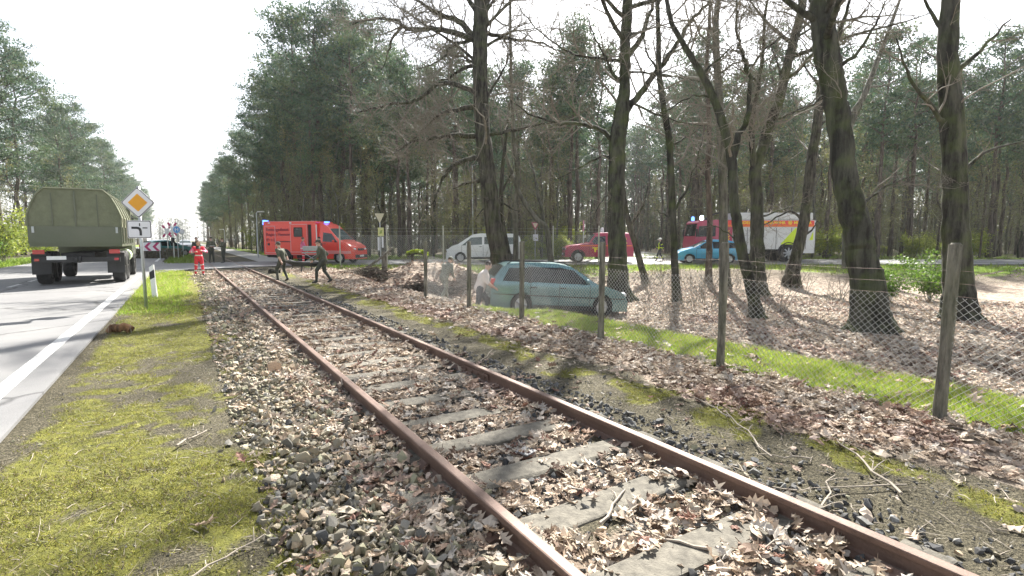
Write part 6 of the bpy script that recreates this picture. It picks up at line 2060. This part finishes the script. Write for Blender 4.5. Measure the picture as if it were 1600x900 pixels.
def paper(root, J, HR, hc):
    mb = MB(); mb.box((0, .36, 1.16), (.30, .22, .012), rx=.3); mb.build('clipboard', M['white'], root)
person('person in olive uniform on the crossing holding a white sheet with both hands', (p.x, p.y, 0), face_to(p, (0, 0, 0)) + .2, dict(elL=(-.27, .02, 1.16), wrL=(-.10, .30, 1.12), elR=(.27, .02, 1.16), wrR=(.10, .30, 1.12), anL=(-.13, 0, .09), anR=(.13, 0, .09)), dict(torso='olive', leg='olive_dark'), 1.68, hat=('olive_dark', 'cap'), extra=paper, bulk=1.08)
p = pix(350, 411, 0)
person('person in dark uniform standing sideways at the right on the crossing, head lowered', (p.x, p.y, 0), face_to(p, (0, 0, 0)) - 1.2, dict(elL=(-.2, .12, 1.18), wrL=(-.10, .34, 1.25), elR=(.2, .10, 1.16), wrR=(.06, .32, 1.18), head=(0, .06, 1.61), chest=(0, -.02, 1.28)), dict(torso='olive', leg='olive_dark'), 1.62, hair='hair_brown', bulk=1.08)
p = pix(308, 412, 0)
person('person in dark clothing half hidden behind the red medic', (p.x, p.y, 0), face_to(p, (0, 0, 0)) + .5, {}, dict(torso='olive_dark', leg='olive_dark'), 1.66, hair='hair_dark')

CARL = dict(pelvis=(0, 0, .92), belly=(0, .03, 1.06), chest=(0, .07, 1.25), neck=(0, .12, 1.43), head=(0, .16, 1.58), shL=(-.185, .09, 1.37), shR=(.185, .09, 1.37))
p1 = pixg(442, 440)
p2 = pixg(506, 443)
person('person in olive uniform walking in front with the stretcher, near the right rail', p1, HL_ANG - .25, {**CARL, 'elL': (-.24, -.02, 1.10), 'wrL': (-.22, -.12, .88), 'elR': (.24, -.04, 1.10), 'wrR': (.22, -.14, .88), 'knL': (-.10, .22, .52), 'anL': (-.10, .16, .09), 'toL': (-.11, .31, .05), 'knR': (.10, .0, .50), 'anR': (.10, -.18, .11), 'toR': (.11, -.04, .05)}, dict(torso='olive', leg='olive_dark', fore='skin'), 1.60, hat=('olive_dark', 'cap'), bulk=1.05)
person('person in olive uniform striding behind with the stretcher, one elbow out', p2, HL_ANG + .2, {**CARL, 'elL': (-.24, .14, 1.12), 'wrL': (-.22, .34, .92), 'elR': (.33, -.12, 1.15), 'wrR': (.2, .02, .98), 'knL': (-.10, .24, .52), 'anL': (-.10, .25, .09), 'toL': (-.11, .40, .05), 'knR': (.10, -.02, .50), 'anR': (.10, -.27, .13), 'toR': (.11, -.14, .05)}, dict(torso='olive', leg='olive_dark', fore='olive'), 1.64, hat=('olive_dark', 'cap'), bulk=1.1)
a, b = pixd(448, 408, (p1 - CAMP).dot(Fv)), pixd(498, 411, (p2 - CAMP).dot(Fv))
s = thing('stretcher', 'rolled dark field stretcher carried between the two uniformed bearers', 'stretcher', (a + b) / 2)
o = (a + b) / 2
dd = (b - a).normalized(); sd_ = Vector((dd.y, -dd.x, 0)).normalized()
for k in (-1, 1):
    mb = MB(); mb.tube([a - o - dd * .15 + sd_ * .14 * k, b - o + dd * .15 + sd_ * .14 * k], .024, 8); mb.build('pole', M['black'], s)
mb = MB()
rg = random.Random(2)
mb.tube([(a - o).lerp(b - o, t_ / 8) + Vector((0, 0, -.02 - .05 * math.sin(t_ / 8 * math.pi) + rg.uniform(-.015, .015))) for t_ in range(9)], [.05] + [.095 + rg.uniform(-.025, .02) for _ in range(7)] + [.05], 10)
mb.build('canvas_bed', mk('black_canvas', (.03, .032, .03), .9, var=.4), s, smooth=True)
for k in range(3):
    q = (a - o).lerp(b - o, .2 + .3 * k)
    mb = MB(); mb.tube([q + Vector((0, 0, -.1)), q + sd_ * .05 + Vector((0, 0, -.3 - .08 * (k == 1)))], .02, 5); mb.build('strap', M['black'], s)

# by the ambulance door
w = cw((474 - 800) / FPX * 33.6, 33.6)
person('person in red and white medic jacket by the ambulance side door', (w.x, w.y, 0), HR_ANG + .6, dict(elR=(.24, .12, 1.14), wrR=(.15, .34, 1.15)), dict(torso='medpink', arm='medpink', leg='medred', stripe='reflect'), 1.66, stripes=med_stripes)
w = cw((500 - 800) / FPX * 33.9, 33.9)
person('person in dark jacket at the ambulance doorway behind the grey trolley', (w.x, w.y, 0), HL_ANG + .5, dict(elL=(-.24, .12, 1.14), wrL=(-.15, .34, 1.10)), dict(torso='jeans', leg='medred'), 1.68, hair='hair_dark')
w = cw((489 - 800) / FPX * 33.2, 33.2)
s = thing('stretcher_trolley', 'grey wheeled stretcher trolley standing beside the ambulance', 'trolley', (w.x, w.y, -.006), -YAW)
gm = mk('grey_trolley_panel', (.42, .43, .42), .5, .2)
mb = MB(); mb.box((0, 0, .98), (1.05, .5, .30), bev=.03); mb.build('mattress', gm, s)
mb = MB(); mb.box((0, 0, .72), (1.15, .52, .06)); mb.build('frame', M['steel'], s)
for x in (-.45, .45):
    mb = MB(); mb.tube([(x, -.2, .7), (-x, -.2, .12)], .022, 6); mb.build('leg', M['steel'], s)
    for y in (-.2, .2):
        mb = MB(); mb.cyl((x, y - .02, .09), (x, y + .02, .09), .085, 12); mb.build('wheel', M['rubber'], s)

# man pushing at the wrecked car, and the one behind the fence
p = pixg(757, 497)
cd = Vector((math.cos(-YAW + math.radians(13)), math.sin(-YAW + math.radians(13)), 0))
p = on(Vector((wp.x, wp.y, 0)) - cd * 2.42 + Vector((cd.y, -cd.x, 0)) * .62)
person('person in pale short-sleeved shirt leaning on the rear of the wrecked car', p, HR_ANG + .15, dict(pelvis=(0, 0, .93), belly=(0, .05, 1.06), chest=(0, .12, 1.25), neck=(0, .19, 1.42), head=(0, .25, 1.56), shL=(-.185, .15, 1.37), shR=(.185, .15, 1.37), elL=(-.22, .22, 1.10), wrL=(-.18, .44, .98), elR=(.23, .22, 1.09), wrR=(.2, .42, .95), knL=(-.10, .24, .54), anL=(-.10, .22, .09), toL=(-.1, .38, .05), knR=(.10, -.05, .50), anR=(.10, -.33, .12), toR=(.1, -.2, .05), look=(0, .9, -.45)), dict(torso='shirt', arm='shirt', fore='skin', leg='jeans'), 1.72, hair='hair_dark', bulk=1.12)
p = on(pix(694, 471, -.75))
person('person in grey-green camouflage walking stooped behind the leftmost fence panel', p, HR_ANG + .9, dict(pelvis=(0, 0, .92), belly=(0, .06, 1.05), chest=(0, .15, 1.23), neck=(0, .24, 1.40), head=(0, .33, 1.52), shL=(-.185, .19, 1.34), shR=(.185, .19, 1.34), elL=(-.27, .2, 1.08), wrL=(-.2, .34, .9), elR=(.27, .16, 1.08), wrR=(.22, .3, .9), knL=(-.11, .22, .52), anL=(-.12, .26, .09), toL=(-.12, .42, .05), knR=(.11, .0, .50), anR=(.12, -.32, .12), toR=(.12, -.18, .05)), dict(torso='camo', leg='camo', foot='boot'), 1.76, hat=('camo', 'cap'), bulk=1.15)

def fire_stripes(g, bone, t_, c):
    if g == 'shin' and .45 < t_ < .62: return 'stripe'
    if g in ('arm', 'fore') and .4 < t_ < .6: return 'stripe'
    if g == 'torso' and (1.0 < c[2] < 1.06 or abs(abs(c[0]) - .1) < .03): return 'stripe'
w = cw((1031 - 800) / FPX * 38.0, 38.0)
person('person in dark fire gear with yellow stripes and helmet crossing the road', (w.x, w.y, 0), HL_ANG, dict(knL=(-.10, .22, .52), anL=(-.10, .28, .09), toL=(-.11, .43, .05), knR=(.10, -.04, .50), anR=(.10, -.32, .13), toR=(.11, -.2, .05), elL=(-.27, -.12, 1.15), wrL=(-.25, -.16, .92), elR=(.27, .12, 1.14), wrR=(.24, .28, .98)), dict(torso='turnout', leg='turnout', stripe='lime'), 1.62, hat=('offwhite', 'helmet'), stripes=fire_stripes, bulk=1.15)
# ------------------------------------------------------------------ hazy air
def haze():
    m = bpy.data.materials.new('haze')
    m.use_nodes = True
    t = m.node_tree
    t.nodes.clear()
    o = t.nodes.new('ShaderNodeOutputMaterial')
    v = t.nodes.new('ShaderNodeVolumePrincipled')
    v.inputs['Color'].default_value = (0.93, 0.96, 1.0, 1)
    v.inputs['Density'].default_value = 0.00033
    v.inputs['Anisotropy'].default_value = 0.35
    t.links.new(v.outputs[0], o.inputs['Volume'])
    mb = MB()
    mb.box((50, 800, 15), (3300, 2360, 35))
    tag(mb.build('haze', m), kind='stuff', label='thin pale spring haze filling the air between the trees', cat='haze')
haze()
SC.cycles.volume_bounces = 0
